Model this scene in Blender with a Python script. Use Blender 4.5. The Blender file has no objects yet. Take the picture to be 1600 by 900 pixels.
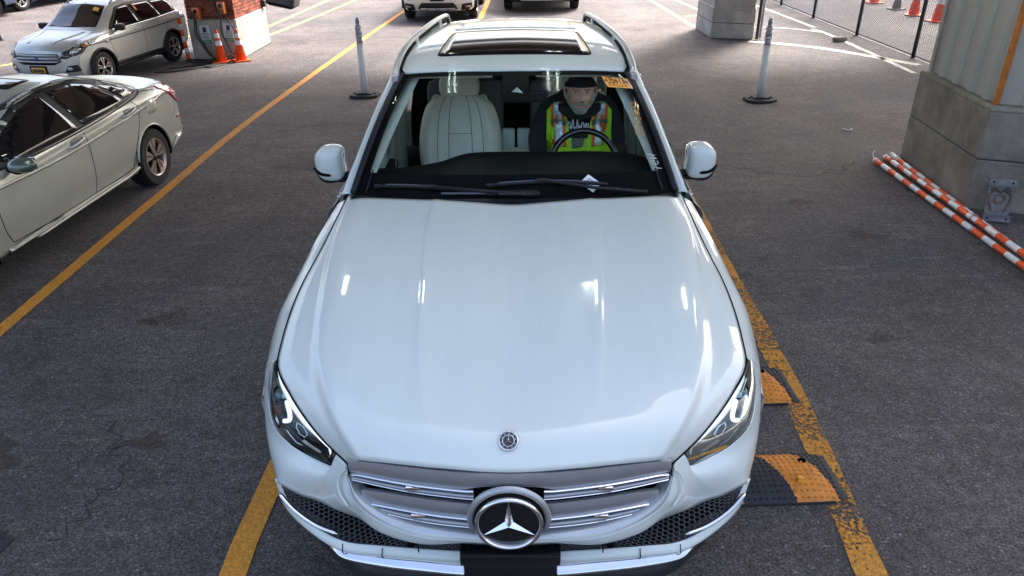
import bpy, bmesh, math, random
import numpy as np
from mathutils import Vector, Matrix
from mathutils.bvhtree import BVHTree
random.seed(7)
rng = np.random.default_rng(7)
sc = bpy.context.scene
C = sc.collection
PI = math.pi

# ------------------------------------------------------------------ camera
CAM_H, CAM_TILT, CAM_ROLL = 2.47, 0.49, -0.014
cd = bpy.data.cameras.new('camera'); cam = bpy.data.objects.new('camera', cd); C.objects.link(cam)
sc.camera = cam
cd.sensor_width = 36.0; cd.lens = 36.0 * 1150 / 1600; cd.clip_start = 0.05; cd.clip_end = 2000
_f = Vector((0, math.cos(CAM_TILT), -math.sin(CAM_TILT)))
_u = Vector((0, math.sin(CAM_TILT), math.cos(CAM_TILT)))
_r = Vector((1, 0, 0))
# roll: screen right in world
_rr = _r * math.cos(CAM_ROLL) + _u * math.sin(CAM_ROLL)
_uu = _u * math.cos(CAM_ROLL) - _r * math.sin(CAM_ROLL)
M = Matrix(((_rr.x, _uu.x, -_f.x, 0), (_rr.y, _uu.y, -_f.y, 0), (_rr.z, _uu.z, -_f.z, CAM_H), (0, 0, 0, 1)))
cam.matrix_world = M

# ------------------------------------------------------------------ light
SUN_EL, SUN_AZ = math.radians(48), math.radians(35)      # azimuth measured from +Y towards +X
w = bpy.data.worlds.new('World'); sc.world = w; w.use_nodes = True
nt = w.node_tree; bg = nt.nodes['Background']
sky = nt.nodes.new('ShaderNodeTexSky'); sky.sky_type = 'NISHITA'; sky.sun_disc = False
sky.sun_elevation = SUN_EL; sky.sun_rotation = SUN_AZ
sky.air_density = 1.0; sky.dust_density = 7.0; sky.ozone_density = 1.5
nt.links.new(sky.outputs[0], bg.inputs[0]); bg.inputs[1].default_value = 0.15
sd = bpy.data.lights.new('sun', 'SUN'); sd.energy = 2.3; sd.angle = math.radians(14); sd.color = (1, .97, .94)
so = bpy.data.objects.new('sun', sd); C.objects.link(so)
sdir = Vector((math.sin(SUN_AZ) * math.cos(SUN_EL), math.cos(SUN_AZ) * math.cos(SUN_EL), math.sin(SUN_EL)))
so.rotation_euler = sdir.to_track_quat('Z', 'Y').to_euler()
sc.view_settings.view_transform = 'Standard'; sc.view_settings.look = 'None'
sc.view_settings.gamma = 1.0; sc.view_settings.exposure = 1.95
sc.cycles.max_bounces = 8; sc.cycles.transparent_max_bounces = 16
sc.cycles.sample_clamp_indirect = 6.0; sc.cycles.caustics_reflective = False; sc.cycles.caustics_refractive = False
sc.cycles.use_denoising = True

# ------------------------------------------------------------------ materials
MT = {}
def mat(name, col, rough=.5, metal=0, coat=0, spec=.5, noise=None, bump=None, emit=None, coat_rough=.03):
    """noise=(scale, amount, detail); bump=(scale, strength)"""
    if name in MT: return MT[name]
    m = bpy.data.materials.new(name); m.use_nodes = True
    n = m.node_tree; p = n.nodes['Principled BSDF']
    p.inputs['Base Color'].default_value = (*col, 1); p.inputs['Roughness'].default_value = rough
    p.inputs['Metallic'].default_value = metal; p.inputs['Coat Weight'].default_value = coat
    p.inputs['Coat Roughness'].default_value = coat_rough; p.inputs['Specular IOR Level'].default_value = spec
    tc = n.nodes.new('ShaderNodeTexCoord')
    if noise is None: noise = (6, .08, 4)
    nz = n.nodes.new('ShaderNodeTexNoise'); nz.inputs['Scale'].default_value = noise[0]; nz.inputs['Detail'].default_value = noise[2]
    nz.inputs['Roughness'].default_value = .65
    n.links.new(tc.outputs['Object'], nz.inputs['Vector'])
    mr = n.nodes.new('ShaderNodeMapRange'); mr.inputs[1].default_value = .3; mr.inputs[2].default_value = .7
    mr.inputs[3].default_value = 1 - noise[1]; mr.inputs[4].default_value = 1 + noise[1]
    n.links.new(nz.outputs['Fac'], mr.inputs[0])
    mx = n.nodes.new('ShaderNodeVectorMath'); mx.operation = 'SCALE'; mx.inputs[0].default_value = col
    n.links.new(mr.outputs[0], mx.inputs['Scale']); n.links.new(mx.outputs[0], p.inputs['Base Color'])
    if bump:
        nb = n.nodes.new('ShaderNodeTexNoise'); nb.inputs['Scale'].default_value = bump[0]; nb.inputs['Detail'].default_value = 5
        n.links.new(tc.outputs['Object'], nb.inputs['Vector'])
        b = n.nodes.new('ShaderNodeBump'); b.inputs['Strength'].default_value = bump[1]; b.inputs['Distance'].default_value = .01
        n.links.new(nb.outputs['Fac'], b.inputs['Height']); n.links.new(b.outputs[0], p.inputs['Normal'])
    if emit:
        p.inputs['Emission Color'].default_value = (*emit[0], 1); p.inputs['Emission Strength'].default_value = emit[1]
    MT[name] = m; return m

def glassmat(name, tint, refl=.08, rough=.02, boost=1.0):
    if name in MT: return MT[name]
    m = bpy.data.materials.new(name); m.use_nodes = True; n = m.node_tree; n.nodes.clear()
    o = n.nodes.new('ShaderNodeOutputMaterial'); t = n.nodes.new('ShaderNodeBsdfTransparent'); t.inputs[0].default_value = (*tint, 1)
    g = n.nodes.new('ShaderNodeBsdfGlossy'); g.inputs['Roughness'].default_value = rough; g.inputs['Color'].default_value = (.9, 1, .97, 1)
    f = n.nodes.new('ShaderNodeFresnel'); f.inputs['IOR'].default_value = 1.5
    mu = n.nodes.new('ShaderNodeMath'); mu.operation = 'MULTIPLY'; mu.inputs[1].default_value = boost; mu.use_clamp = True
    mix = n.nodes.new('ShaderNodeMixShader')
    n.links.new(f.outputs[0], mu.inputs[0]); n.links.new(mu.outputs[0], mix.inputs[0]); n.links.new(t.outputs[0], mix.inputs[1])
    n.links.new(g.outputs[0], mix.inputs[2]); n.links.new(mix.outputs[0], o.inputs[0])
    MT[name] = m; return m

white_paint = mat('white_paint', (.675, .725, .69), .42, 0, 1.0, noise=(2.2, .025, 9), bump=(900, .02))
# dried rinse streaks that run lengthwise over the white paint
_n = white_paint.node_tree; _mp = _n.nodes.new('ShaderNodeMapping'); _mp.inputs['Scale'].default_value = (9, .7, .7)
_n.links.new([x for x in _n.nodes if x.type == 'TEX_COORD'][0].outputs['Object'], _mp.inputs[0])
_nz = [x for x in _n.nodes if x.type == 'TEX_NOISE' and abs(x.inputs['Scale'].default_value - 2.2) < .01][0]; _n.links.new(_mp.outputs[0], _nz.inputs['Vector'])
_rr2 = _n.nodes.new('ShaderNodeMapRange'); _rr2.inputs[1].default_value = .35; _rr2.inputs[2].default_value = .7; _rr2.inputs[3].default_value = .02; _rr2.inputs[4].default_value = .10
_n.links.new(_nz.outputs['Fac'], _rr2.inputs[0]); _n.links.new(_rr2.outputs[0], _n.nodes['Principled BSDF'].inputs['Coat Roughness'])
silver_paint = mat('silver_paint', (.53, .53, .47), .36, .35, 1.0, noise=(5, .05, 8), bump=(700, .012))
light_silver = mat('light_silver_paint', (.60, .62, .58), .36, .3, 1.0, noise=(5, .05, 8))
blue_paint = mat('blue_paint', (.03, .10, .42), .3, .3, 1.0)
blue2_paint = mat('pale_blue_paint', (.16, .24, .38), .3, .4, 1.0)
black_paint = mat('black_paint', (.012, .012, .015), .25, 0, 1.0)
gloss_black = mat('gloss_black', (.008, .008, .01), .2, 0, .55, noise=(5, .1, 3))
soft_black = mat('soft_black', (.015, .015, .017), .55, 0, noise=(40, .25, 4))
black_trim = mat('black_plastic', (.018, .018, .022), .42, 0, spec=.25, noise=(60, .2, 3), bump=(300, .1))
seam_m = mat('seam_black', (.0035, .0035, .004), .6, spec=.08)
chrome = mat('chrome', (.80, .80, .82), .09, 1, noise=(9, .05, 2))
satin = mat('satin_silver', (.41, .42, .44), .40, .65, noise=(14, .06, 4))
satin_lt = mat('satin_frame', (.52, .54, .55), .38, .45, .4)
tyre_m = mat('tyre_rubber', (.018, .018, .019), .8, noise=(30, .3, 4), bump=(120, .3))
rim_m = mat('alloy_silver', (.62, .62, .62), .25, .9)
rim_bronze = mat('alloy_bronze', (.66, .52, .46), .3, .8)
rim_dark = mat('alloy_dark', (.03, .028, .03), .35, .3)
lens_m = glassmat('lamp_lens', (.92, .95, .97), boost=.8)
wind_m = glassmat('windshield_glass', (.95, 1, .97), boost=.14)
side_m = glassmat('tinted_glass', (.80, .86, .83), boost=1.0)
dark_glass = mat('dark_glass', (.006, .006, .008), .04, 0, .5, spec=.45, noise=(3, .1, 2), coat_rough=.01)
sun_glass = mat('sunroof_glass', (.006, .006, .007), .06, 0, 0, spec=.35, noise=(3, .1, 2))
led_m = mat('lamp_white', (.92, .95, .97), .2, 0, .8, emit=((.93, .97, 1), .25))
beige = mat('beige_leather', (.80, .77, .64), .55, noise=(7, .08, 6), bump=(180, .25))
beige2 = mat('beige_trim', (.62, .68, .60), .65, noise=(9, .06, 5), bump=(250, .15))
dark_int = mat('dark_interior', (.007, .008, .008), .6, spec=.12, noise=(30, .2, 4), bump=(200, .2))
amber = mat('amber_lens', (.8, .22, .03), .2, 0, .8)
red_lens = mat('red_lens', (.42, .01, .03), .12, 0, 1.0, noise=(40, .35, 3))
plate_y = mat('plate_yellow', (.80, .38, .03), .5, noise=(30, .15, 3))
ink_blue = mat('ink_navy', (.02, .03, .10), .6)
ink_black = mat('ink_black', (.02, .02, .02), .6)
white_m = mat('matte_white', (.76, .76, .74), .55, noise=(12, .08, 5))
paper_m = mat('paper_white', (.85, .86, .86), .7, noise=(20, .03, 3))
orange_st = mat('sticker_orange', (1.0, .42, .08), .6, noise=(30, .06, 3), emit=((.9, .3, .05), .0))
concrete = mat('concrete_brown', (.21, .188, .158), .9, noise=(3.5, .42, 12), bump=(38, 1.0))
concrete2 = mat('concrete_pale', (.42, .40, .37), .9, noise=(4, .30, 10), bump=(45, .8))
joint_m = mat('joint_dark', (.06, .055, .05), .95)
clad = mat('corrugated_cladding', (.34, .335, .30), .55, .1, noise=(2.2, .10, 8), bump=(14, .12))
rust_or = mat('orange_angle', (.42, .13, .015), .6, noise=(14, .35, 5))
hyd_or = mat('cone_orange', (.85, .10, .012), .45, noise=(12, .12, 5))
reflw = mat('reflective_white', (.80, .80, .80), .35, noise=(18, .12, 5))
grey_cone = mat('cone_grey', (.16, .15, .14), .7, noise=(12, .2, 4))
brick_m = [mat('brick_red_%s' % n, c, .9, noise=(30, .25, 6), bump=(90, .6)) for n, c in
           (('dark', (.16, .045, .03)), ('mid', (.26, .065, .04)), ('bright', (.34, .085, .05)))]
mortar = mat('mortar', (.36, .31, .25), .95, noise=(40, .2, 6), bump=(80, .5))
charger_m = mat('charger_orange', (.72, .20, .04), .35, 0, .5)
sign_green = mat('sign_green', (.02, .22, .15), .5)
cable_m = mat('cable_black', (.02, .02, .02), .5)
cab_grey = mat('cabinet_grey', (.17, .21, .20), .5, .2, noise=(10, .08, 4))
steel = mat('steel_worn', (.15, .145, .15), .5, .35, noise=(16, .35, 8), bump=(60, .3))
rusty = mat('rusty_steel', (.16, .10, .075), .75, .4, noise=(18, .5, 8), bump=(70, .5))
fence_m = mat('fence_steel', (.30, .31, .34), .45, .6, noise=(20, .2, 4))
fence_post = mat('fence_post_dark', (.035, .042, .05), .5, .3)
ceil_m = mat('ceiling_beige', (.60, .57, .48), .8, noise=(2, .12, 5))
beam_m = mat('beam_brown', (.13, .085, .05), .8, noise=(5, .2, 5))
skin_m = mat('skin', (.86, .50, .38), .5, noise=(22, .12, 5), bump=(160, .15))
beard_m = mat('beard_grey', (.55, .52, .49), .9, noise=(90, .45, 5), bump=(140, .9))
cloth_blk = mat('hoodie_black', (.012, .013, .018), .85, noise=(30, .3, 6), bump=(60, .6))
vest_m = mat('vest_lime', (.46, .86, .02), .7, noise=(18, .12, 6), bump=(40, .5))
vest_or = mat('vest_orange', (.88, .16, .02), .6)
vest_rf = mat('vest_silver', (.62, .74, .82), .28, .35, noise=(35, .3, 5), bump=(50, .5))
vest_gr = mat('vest_grey', (.12, .14, .13), .6)
lip_m = mat('lip_pink', (.42, .16, .14), .5)
eye_w = mat('eye_white', (.62, .58, .54), .3)
chalk_o = mat('chalk_orange', (.92, .42, .06), .8, emit=((.92, .42, .06), 0))
chalk_w = mat('chalk_white', (.88, .92, .90), .8)

def asphalt():
    m = bpy.data.materials.new('asphalt'); m.use_nodes = True; n = m.node_tree; L = n.links
    p = n.nodes['Principled BSDF']; tc = n.nodes.new('ShaderNodeTexCoord')
    def noise(s, d=6, r=.6, vec=None):
        z = n.nodes.new('ShaderNodeTexNoise'); z.inputs['Scale'].default_value = s; z.inputs['Detail'].default_value = d
        z.inputs['Roughness'].default_value = r; L.new(vec or tc.outputs['Object'], z.inputs['Vector']); return z.outputs['Fac']
    def ramp(src, a, b, c0, c1):
        r = n.nodes.new('ShaderNodeMapRange'); r.inputs[1].default_value = a; r.inputs[2].default_value = b
        r.inputs[3].default_value = c0; r.inputs[4].default_value = c1; L.new(src, r.inputs[0]); return r.outputs[0]
    def mul(a, b):
        q = n.nodes.new('ShaderNodeMath'); q.operation = 'MULTIPLY'; L.new(a, q.inputs[0]); L.new(b, q.inputs[1]); return q.outputs[0]
    def mixc(fac, a, b):
        q = n.nodes.new('ShaderNodeMix'); q.data_type = 'RGBA'; L.new(fac, q.inputs[0])
        for i, v in ((6, a), (7, b)):
            if isinstance(v, tuple): q.inputs[i].default_value = (*v, 1)
            else: L.new(v, q.inputs[i])
        return q.outputs[2]
    base = mixc(ramp(noise(.8, 8, .7), .38, .62, 0, 1), (.092, .079, .077), (.158, .135, .130))
    patch = mixc(ramp(noise(.22, 4, .6), .50, .56, 0, .75), base, (.082, .076, .084))
    g3 = ramp(noise(6, 5, .85), .35, .65, .78, 1.22)
    # stretched scuffs across the travel direction
    mp = n.nodes.new('ShaderNodeMapping'); mp.inputs['Scale'].default_value = (.8, 5.0, 1); L.new(tc.outputs['Object'], mp.inputs[0])
    sc1 = mixc(ramp(noise(1.3, 8, .78, mp.outputs[0]), .555, .70, 0, .75), patch, (.235, .215, .215))
    # oil drips
    oil = mixc(ramp(noise(.9, 2, .5), .69, .76, 0, .75), sc1, (.022, .018, .014))
    # aggregate
    g1 = ramp(noise(80, 3, .95), .40, .62, .25, 1.85)
    g2 = ramp(noise(21, 4, .95), .34, .66, .45, 1.62)
    vo = n.nodes.new('ShaderNodeTexVoronoi'); vo.inputs['Scale'].default_value = 52; L.new(tc.outputs['Object'], vo.inputs['Vector'])
    sp = ramp(vo.outputs['Color'], .74, .88, 0, 1)
    near = ramp(vo.outputs['Distance'], .22, .42, 1, 0)
    vm = n.nodes.new('ShaderNodeVectorMath'); vm.operation = 'SCALE'; L.new(oil, vm.inputs[0]); L.new(mul(mul(g1, g2), g3), vm.inputs['Scale'])
    col = mixc(mul(mul(sp, near), ramp(noise(7, 2), .3, .6, .3, .9)), vm.outputs[0], (.42, .41, .42))
    # fine cracks
    vc = n.nodes.new('ShaderNodeTexVoronoi'); vc.feature = 'DISTANCE_TO_EDGE'; vc.inputs['Scale'].default_value = .45
    wq = n.nodes.new('ShaderNodeVectorMath'); wq.operation = 'MULTIPLY_ADD'
    nn = n.nodes.new('ShaderNodeTexNoise'); nn.inputs['Scale'].default_value = 2.5; nn.inputs['Detail'].default_value = 5; L.new(tc.outputs['Object'], nn.inputs['Vector'])
    L.new(nn.outputs['Color'], wq.inputs[0]); wq.inputs[1].default_value = (.5, .5, 0); L.new(tc.outputs['Object'], wq.inputs[2]); L.new(wq.outputs[0], vc.inputs['Vector'])
    col = mixc(ramp(vc.outputs['Distance'], .0,   .004, .35, 0), col, (.02, .018, .018))
    L.new(col, p.inputs['Base Color']); p.inputs['Roughness'].default_value = .82
    b = n.nodes.new('ShaderNodeBump'); b.inputs['Strength'].default_value = .9; b.inputs['Distance'].default_value = .006
    L.new(g1, b.inputs['Height']); L.new(b.outputs[0], p.inputs['Normal'])
    return m
asph = asphalt()

def paint_line(name, col, wear, lo=.40):
    m = bpy.data.materials.new(name); m.use_nodes = True; n = m.node_tree; L = n.links
    p = n.nodes['Principled BSDF']; out = n.nodes['Material Output']; tc = n.nodes.new('ShaderNodeTexCoord')
    z = n.nodes.new('ShaderNodeTexNoise'); z.inputs['Scale'].default_value = 50; z.inputs['Detail'].default_value = 8; z.inputs['Roughness'].default_value = .75
    z2 = n.nodes.new('ShaderNodeTexNoise'); z2.inputs['Scale'].default_value = 2.2; z2.inputs['Detail'].default_value = 4
    L.new(tc.outputs['Object'], z.inputs['Vector']); L.new(tc.outputs['Object'], z2.inputs['Vector'])
    a = n.nodes.new('ShaderNodeMath'); a.operation = 'MULTIPLY_ADD'; L.new(z2.outputs['Fac'], a.inputs[0]); a.inputs[1].default_value = .45; L.new(z.outputs['Fac'], a.inputs[2])
    r = n.nodes.new('ShaderNodeMapRange'); r.inputs[1].default_value = wear - .03; r.inputs[2].default_value = wear + .03; L.new(a.outputs[0], r.inputs[0])
    c = n.nodes.new('ShaderNodeVectorMath'); c.operation = 'SCALE'; c.inputs[0].default_value = col
    r2 = n.nodes.new('ShaderNodeMapRange'); r2.inputs[1].default_value = .3; r2.inputs[2].default_value = .7; r2.inputs[3].default_value = .6; r2.inputs[4].default_value = 1.15
    z3 = n.nodes.new('ShaderNodeTexNoise'); z3.inputs['Scale'].default_value = 60; z3.inputs['Detail'].default_value = 4; L.new(tc.outputs['Object'], z3.inputs['Vector'])
    L.new(z3.outputs['Fac'], r2.inputs[0]); L.new(r2.outputs[0], c.inputs['Scale']); L.new(c.outputs[0], p.inputs['Base Color']); p.inputs['Roughness'].default_value = .8
    t = n.nodes.new('ShaderNodeBsdfTransparent'); mx = n.nodes.new('ShaderNodeMixShader')
    L.new(r.outputs[0], mx.inputs[0]); L.new(t.outputs[0], mx.inputs[1]); L.new(p.outputs[0], mx.inputs[2]); L.new(mx.outputs[0], out.inputs[0])
    return m
yellow_line = paint_line('line_orange', (.62, .27, .03), .575)
yellow_worn = paint_line('line_orange_worn', (.58, .25, .03), .70)
yellow_far = paint_line('line_yellow', (.70, .50, .12), .60)
white_line = paint_line('line_white', (.62, .60, .54), .66)

# ------------------------------------------------------------------ mesh helpers
def link(name, verts, faces, m, parent=None, smooth=False, loc=None, rot=None):
    me = bpy.data.meshes.new(name); me.from_pydata([tuple(map(float, v)) for v in verts], [], [tuple(f) for f in faces]); me.update()
    if m: me.materials.append(m)
    if smooth: me.polygons.foreach_set('use_smooth', [True] * len(me.polygons))
    o = bpy.data.objects.new(name, me); C.objects.link(o)
    if parent: o.parent = parent
    if loc is not None: o.location = loc
    if rot is not None: o.rotation_euler = rot
    return o
class MB:
    def __init__(s): s.v = []; s.f = []
    def add(s, v, f):
        k = len(s.v); s.v += [tuple(map(float, p)) for p in v]; s.f += [tuple(i + k for i in q) for q in f]; return s
    def box(s, c, d, rot=None, taper=1.0):
        x, y, z = [q / 2 for q in d]
        P = [Vector((sx * x * (taper if sz > 0 else 1), sy * y * (taper if sz > 0 else 1), sz * z)) for sz in (-1, 1) for sy in (-1, 1) for sx in (-1, 1)]
        if rot is not None: P = [rot @ p for p in P]
        c = Vector(c)
        return s.add([p + c for p in P], [(0, 2, 3, 1), (4, 5, 7, 6), (0, 1, 5, 4), (1, 3, 7, 5), (3, 2, 6, 7), (2, 0, 4, 6)])
    def rbox(s, c, d, r=.01, rot=None):
        bm = bmesh.new(); bmesh.ops.create_cube(bm, size=1)
        for v in bm.verts: v.co = Vector((v.co.x * d[0], v.co.y * d[1], v.co.z * d[2]))
        bmesh.ops.bevel(bm, geom=bm.edges[:], offset=min(r, min(d) * .45), segments=2, affect='EDGES', profile=.5)
        bm.verts.ensure_lookup_table(); c = Vector(c)
        P = [((rot @ v.co) if rot is not None else v.co) + c for v in bm.verts]; F = [[v.index for v in f.verts] for f in bm.faces]; bm.free()
        return s.add(P, F)
    def tube(s, pts, r, n=8, caps=True, flat=1.0):
        pts = [Vector(p) for p in pts]; R = r if hasattr(r, '__len__') else [r] * len(pts); rings = []
        up = None
        for i, p in enumerate(pts):
            d = (pts[min(i + 1, len(pts) - 1)] - pts[max(i - 1, 0)]).normalized()
            if up is None:
                up = Vector((0, 0, 1)) if abs(d.z) < .9 else Vector((1, 0, 0))
            a = d.cross(up)
            if a.length < 1e-5: a = d.orthogonal()
            a.normalize(); b = a.cross(d); up = b
            rings.append([p + (a * math.cos(2 * PI * k / n) + b * math.sin(2 * PI * k / n) * flat) * R[i] for k in range(n)])
        v = [q for g in rings for q in g]
        f = [(i * n + k, i * n + (k + 1) % n, (i + 1) * n + (k + 1) % n, (i + 1) * n + k) for i in range(len(pts) - 1) for k in range(n)]
        if caps: f += [tuple(range(n))[::-1], tuple((len(pts) - 1) * n + k for k in range(n))]
        return s.add(v, f)
    def lathe(s, prof, n=24, axis='Z', c=(0, 0, 0), caps=True):
        v = []; c = Vector(c)
        for r, h in prof:
            for k in range(n):
                a = 2 * PI * k / n; q = (r * math.cos(a), r * math.sin(a), h)
                if axis == 'X': q = (h, q[0], q[1])
                if axis == 'Y': q = (q[0], h, q[1])
                v.append(Vector(q) + c)
        f = [(i * n + k, i * n + (k + 1) % n, (i + 1) * n + (k + 1) % n, (i + 1) * n + k) for i in range(len(prof) - 1) for k in range(n)]
        if caps: f += [tuple(range(n))[::-1], tuple((len(prof) - 1) * n + k for k in range(n))]
        return s.add(v, f)
    def prism(s, poly, h0, h1, axis='Z'):
        n = len(poly)
        def p3(a, b, h): return {'Z': (a, b, h), 'Y': (a, h, b), 'X': (h, a, b)}[axis]
        return s.add([p3(a, b, h0) for a, b in poly] + [p3(a, b, h1) for a, b in poly],
                     [tuple(range(n))[::-1], tuple(range(n, 2 * n))] + [(k, (k + 1) % n, n + (k + 1) % n, n + k) for k in range(n)])
    def build(s, name, m, parent=None, smooth=False, **k): return link(name, s.v, s.f, m, parent, smooth, **k)
def tag(o, label=None, cat=None, group=None, kind=None):
    if label: o['label'] = label
    if cat: o['category'] = cat
    if group: o['group'] = group
    if kind: o['kind'] = kind
    return o
def thing(name, label, cat, loc=(0, 0, 0), rz=0, group=None):
    o = bpy.data.objects.new(name, None); C.objects.link(o); o.empty_display_size = .1
    o.location = loc; o.rotation_euler = (0, 0, rz); return tag(o, label, cat, group)
def autosmooth(o, ang=40):
    o.data.polygons.foreach_set('use_smooth', [True] * len(o.data.polygons))
    bm = bmesh.new(); bm.from_mesh(o.data)
    for e in bm.edges:
        if len(e.link_faces) == 2: e.smooth = e.calc_face_angle(0) < math.radians(ang)
    bm.to_mesh(o.data); bm.free(); return o
def fixn(o):
    bm = bmesh.new(); bm.from_mesh(o.data); bmesh.ops.recalc_face_normals(bm, faces=bm.faces); bm.to_mesh(o.data); bm.free(); return o
def copy_tree(o, parent=None):
    c = o.copy(); C.objects.link(c)
    if parent is not None: c.parent = parent
    for ch in list(o.children): copy_tree(ch, c)
    return c
def cr(P, n):
    """Catmull-Rom through P (k,3), n samples per span"""
    P = np.asarray(P, float); k = len(P)
    if k == 2: return P[0] + (P[1] - P[0]) * np.linspace(0, 1, n + 1)[:, None]
    Q = np.vstack([2 * P[0] - P[1], P, 2 * P[-1] - P[-2]]); out = []
    for i in range(k - 1):
        a, b, c, d = Q[i:i + 4]
        for t in np.arange(n) / n:
            out.append(.5 * ((2 * b) + (c - a) * t + (2 * a - 5 * b + 4 * c - d) * t * t + (3 * b - a - 3 * c + d) * t ** 3))
    out.append(P[-1]); return np.array(out)
def resamp(P, n, dense=12):
    D = cr(P, dense); L = np.r_[0, np.cumsum(np.linalg.norm(np.diff(D, axis=0), axis=1))]; t = np.linspace(0, L[-1], n)
    return np.stack([np.interp(t, L, D[:, k]) for k in range(D.shape[1])], 1)
def grid_faces(nr, nc): return [(i * nc + j, i * nc + j + 1, (i + 1) * nc + j + 1, (i + 1) * nc + j) for i in range(nr - 1) for j in range(nc - 1)]
def surf_pts(rows, nu, nv, mirror=False):
    rows = [np.asarray(r, float) for r in rows]
    if mirror: rows = [np.vstack([(r[1:] * [-1, 1, 1])[::-1], r]) for r in rows]
    A = np.array([cr(r, nu) for r in rows])
    return np.stack([cr(A[:, j], nv) for j in range(A.shape[1])], 1)
def surf(name, rows, m, parent, nu=4, nv=4, mirror=False, flip=1, thick=0):
    G = surf_pts(rows, nu, nv, mirror) * [flip, 1, 1]
    nr, nc = G.shape[:2]; V = G.reshape(-1, 3); F = grid_faces(nr, nc)
    q = G.reshape(nr, nc, 3); i, j = nr // 2, (nc // 2 if not mirror else nc * 3 // 4); i = min(i, nr - 2); j = min(j, nc - 2)
    nn = np.cross(q[i, j + 1] - q[i, j], q[i + 1, j] - q[i, j])
    if np.dot(nn, q[i, j] - np.array([0, 2.4, .6])) < 0: F = [f[::-1] for f in F]
    o = link(name, V, F, m, parent, True)
    if thick:
        md = o.modifiers.new('solid', 'SOLIDIFY'); md.thickness = thick; md.offset = -1
    return o
def mono(xs, ys, x):
    """monotone cubic interpolation"""
    xs, ys = np.asarray(xs, float), np.asarray(ys, float); h = np.diff(xs); d = np.diff(ys) / h
    m = np.r_[d[0], [(0 if a * b <= 0 else 2 * a * b / (a + b)) for a, b in zip(d[:-1], d[1:])], d[-1]]
    x = np.clip(x, xs[0], xs[-1]); i = np.clip(np.searchsorted(xs, x, 'right') - 1, 0, len(h) - 1); t = (x - xs[i]) / h[i]
    return ys[i] * (1 + 2 * t) * (1 - t) ** 2 + h[i] * m[i] * t * (1 - t) ** 2 + ys[i + 1] * t * t * (3 - 2 * t) + h[i] * m[i + 1] * t * t * (t - 1)
def roundpoly(P, r=.02, n=4):
    out = []; k = len(P)
    for i in range(k):
        a, b, c = (np.array(P[j % k], float) for j in (i - 1, i, i + 1))
        da, dc = a - b, c - b; la, lc = np.linalg.norm(da), np.linalg.norm(dc); q = min(r, la * .45, lc * .45)
        p0, p2 = b + da / la * q, b + dc / lc * q
        for t in np.linspace(0, 1, n + 1): out.append(tuple((1 - t) ** 2 * p0 + 2 * t * (1 - t) * b + t * t * p2))
    return out
def decal(name, poly, axis, bvh, m, parent, off=.004, step=.06, thick=.006, rnd=0, sgn=1):
    """a thin panel with outline poly laid onto a body shell. axis 'side': poly=(y,z) seen from sgn*x; 'front'/'rear': (x,z); 'top': (x,y)"""
    if rnd: poly = roundpoly(poly, rnd)
    bm = bmesh.new()
    f = bm.faces.new([bm.verts.new((a, b, 0)) for a, b in poly])
    P = np.array(poly)
    for ax in (0, 1):
        lo, hi = P[:, ax].min(), P[:, ax].max(); k = int((hi - lo) / step)
        for i in range(1, k + 1):
            c = lo + (hi - lo) * i / (k + 1); co = (c, 0, 0) if ax == 0 else (0, c, 0); no = (1, 0, 0) if ax == 0 else (0, 1, 0)
            bmesh.ops.bisect_plane(bm, geom=bm.verts[:] + bm.edges[:] + bm.faces[:], plane_co=co, plane_no=no)
    last = None
    for v in bm.verts:
        a, b = v.co.x, v.co.y
        if axis == 'side': o, d = Vector((sgn * 3, a, b)), Vector((-sgn, 0, 0))
        elif axis == 'front': o, d = Vector((a, -3, b)), Vector((0, 1, 0))
        elif axis == 'rear': o, d = Vector((a, 9, b)), Vector((0, -1, 0))
        else: o, d = Vector((a, b, 4)), Vector((0, 0, -1))
        h = bvh.ray_cast(o, d)
        if h[0] is None:
            h = bvh.find_nearest(Vector((sgn * 1 if axis == 'side' else a, a if axis == 'side' else (0 if axis == 'front' else (b if axis == 'top' else 5)), b if axis != 'top' else 1)))
            v.co = h[0]
        else:
            v.co = h[0] - d * off
    bm.normal_update()
    me = bpy.data.meshes.new(name); bm.to_mesh(me); bm.free(); me.materials.append(m)
    me.polygons.foreach_set('use_smooth', [True] * len(me.polygons))
    # make normals face the viewer side
    want = {'side': Vector((sgn, 0, 0)), 'front': Vector((0, -1, 0)), 'rear': Vector((0, 1, 0)), 'top': Vector((0, 0, 1))}[axis]
    s = sum((p.normal.dot(want) * p.area for p in me.polygons))
    if s < 0: me.flip_normals()
    o = bpy.data.objects.new(name, me); C.objects.link(o); o.parent = parent
    if thick:
        md = o.modifiers.new('solid', 'SOLIDIFY'); md.thickness = thick; md.offset = -1
    return o
def ribbon(pts, wd):
    P = np.array(pts, float); n = len(P); T = np.gradient(P, axis=0); T /= np.linalg.norm(T, axis=1)[:, None] + 1e-9
    N = np.stack([-T[:, 1], T[:, 0]], 1) * wd / 2
    return [tuple(p) for p in P + N] + [tuple(p) for p in (P - N)[::-1]]
def strokes(name, glyphs, m, parent, to3, r=.0015, **k):
    """lettering as thin tubes; glyphs = list of polylines in 2D, to3 maps (u,v)->3D"""
    b = MB()
    for g in glyphs: b.tube([to3(*p) for p in g], r, 5)
    return b.build(name, m, parent, **k)
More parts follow.
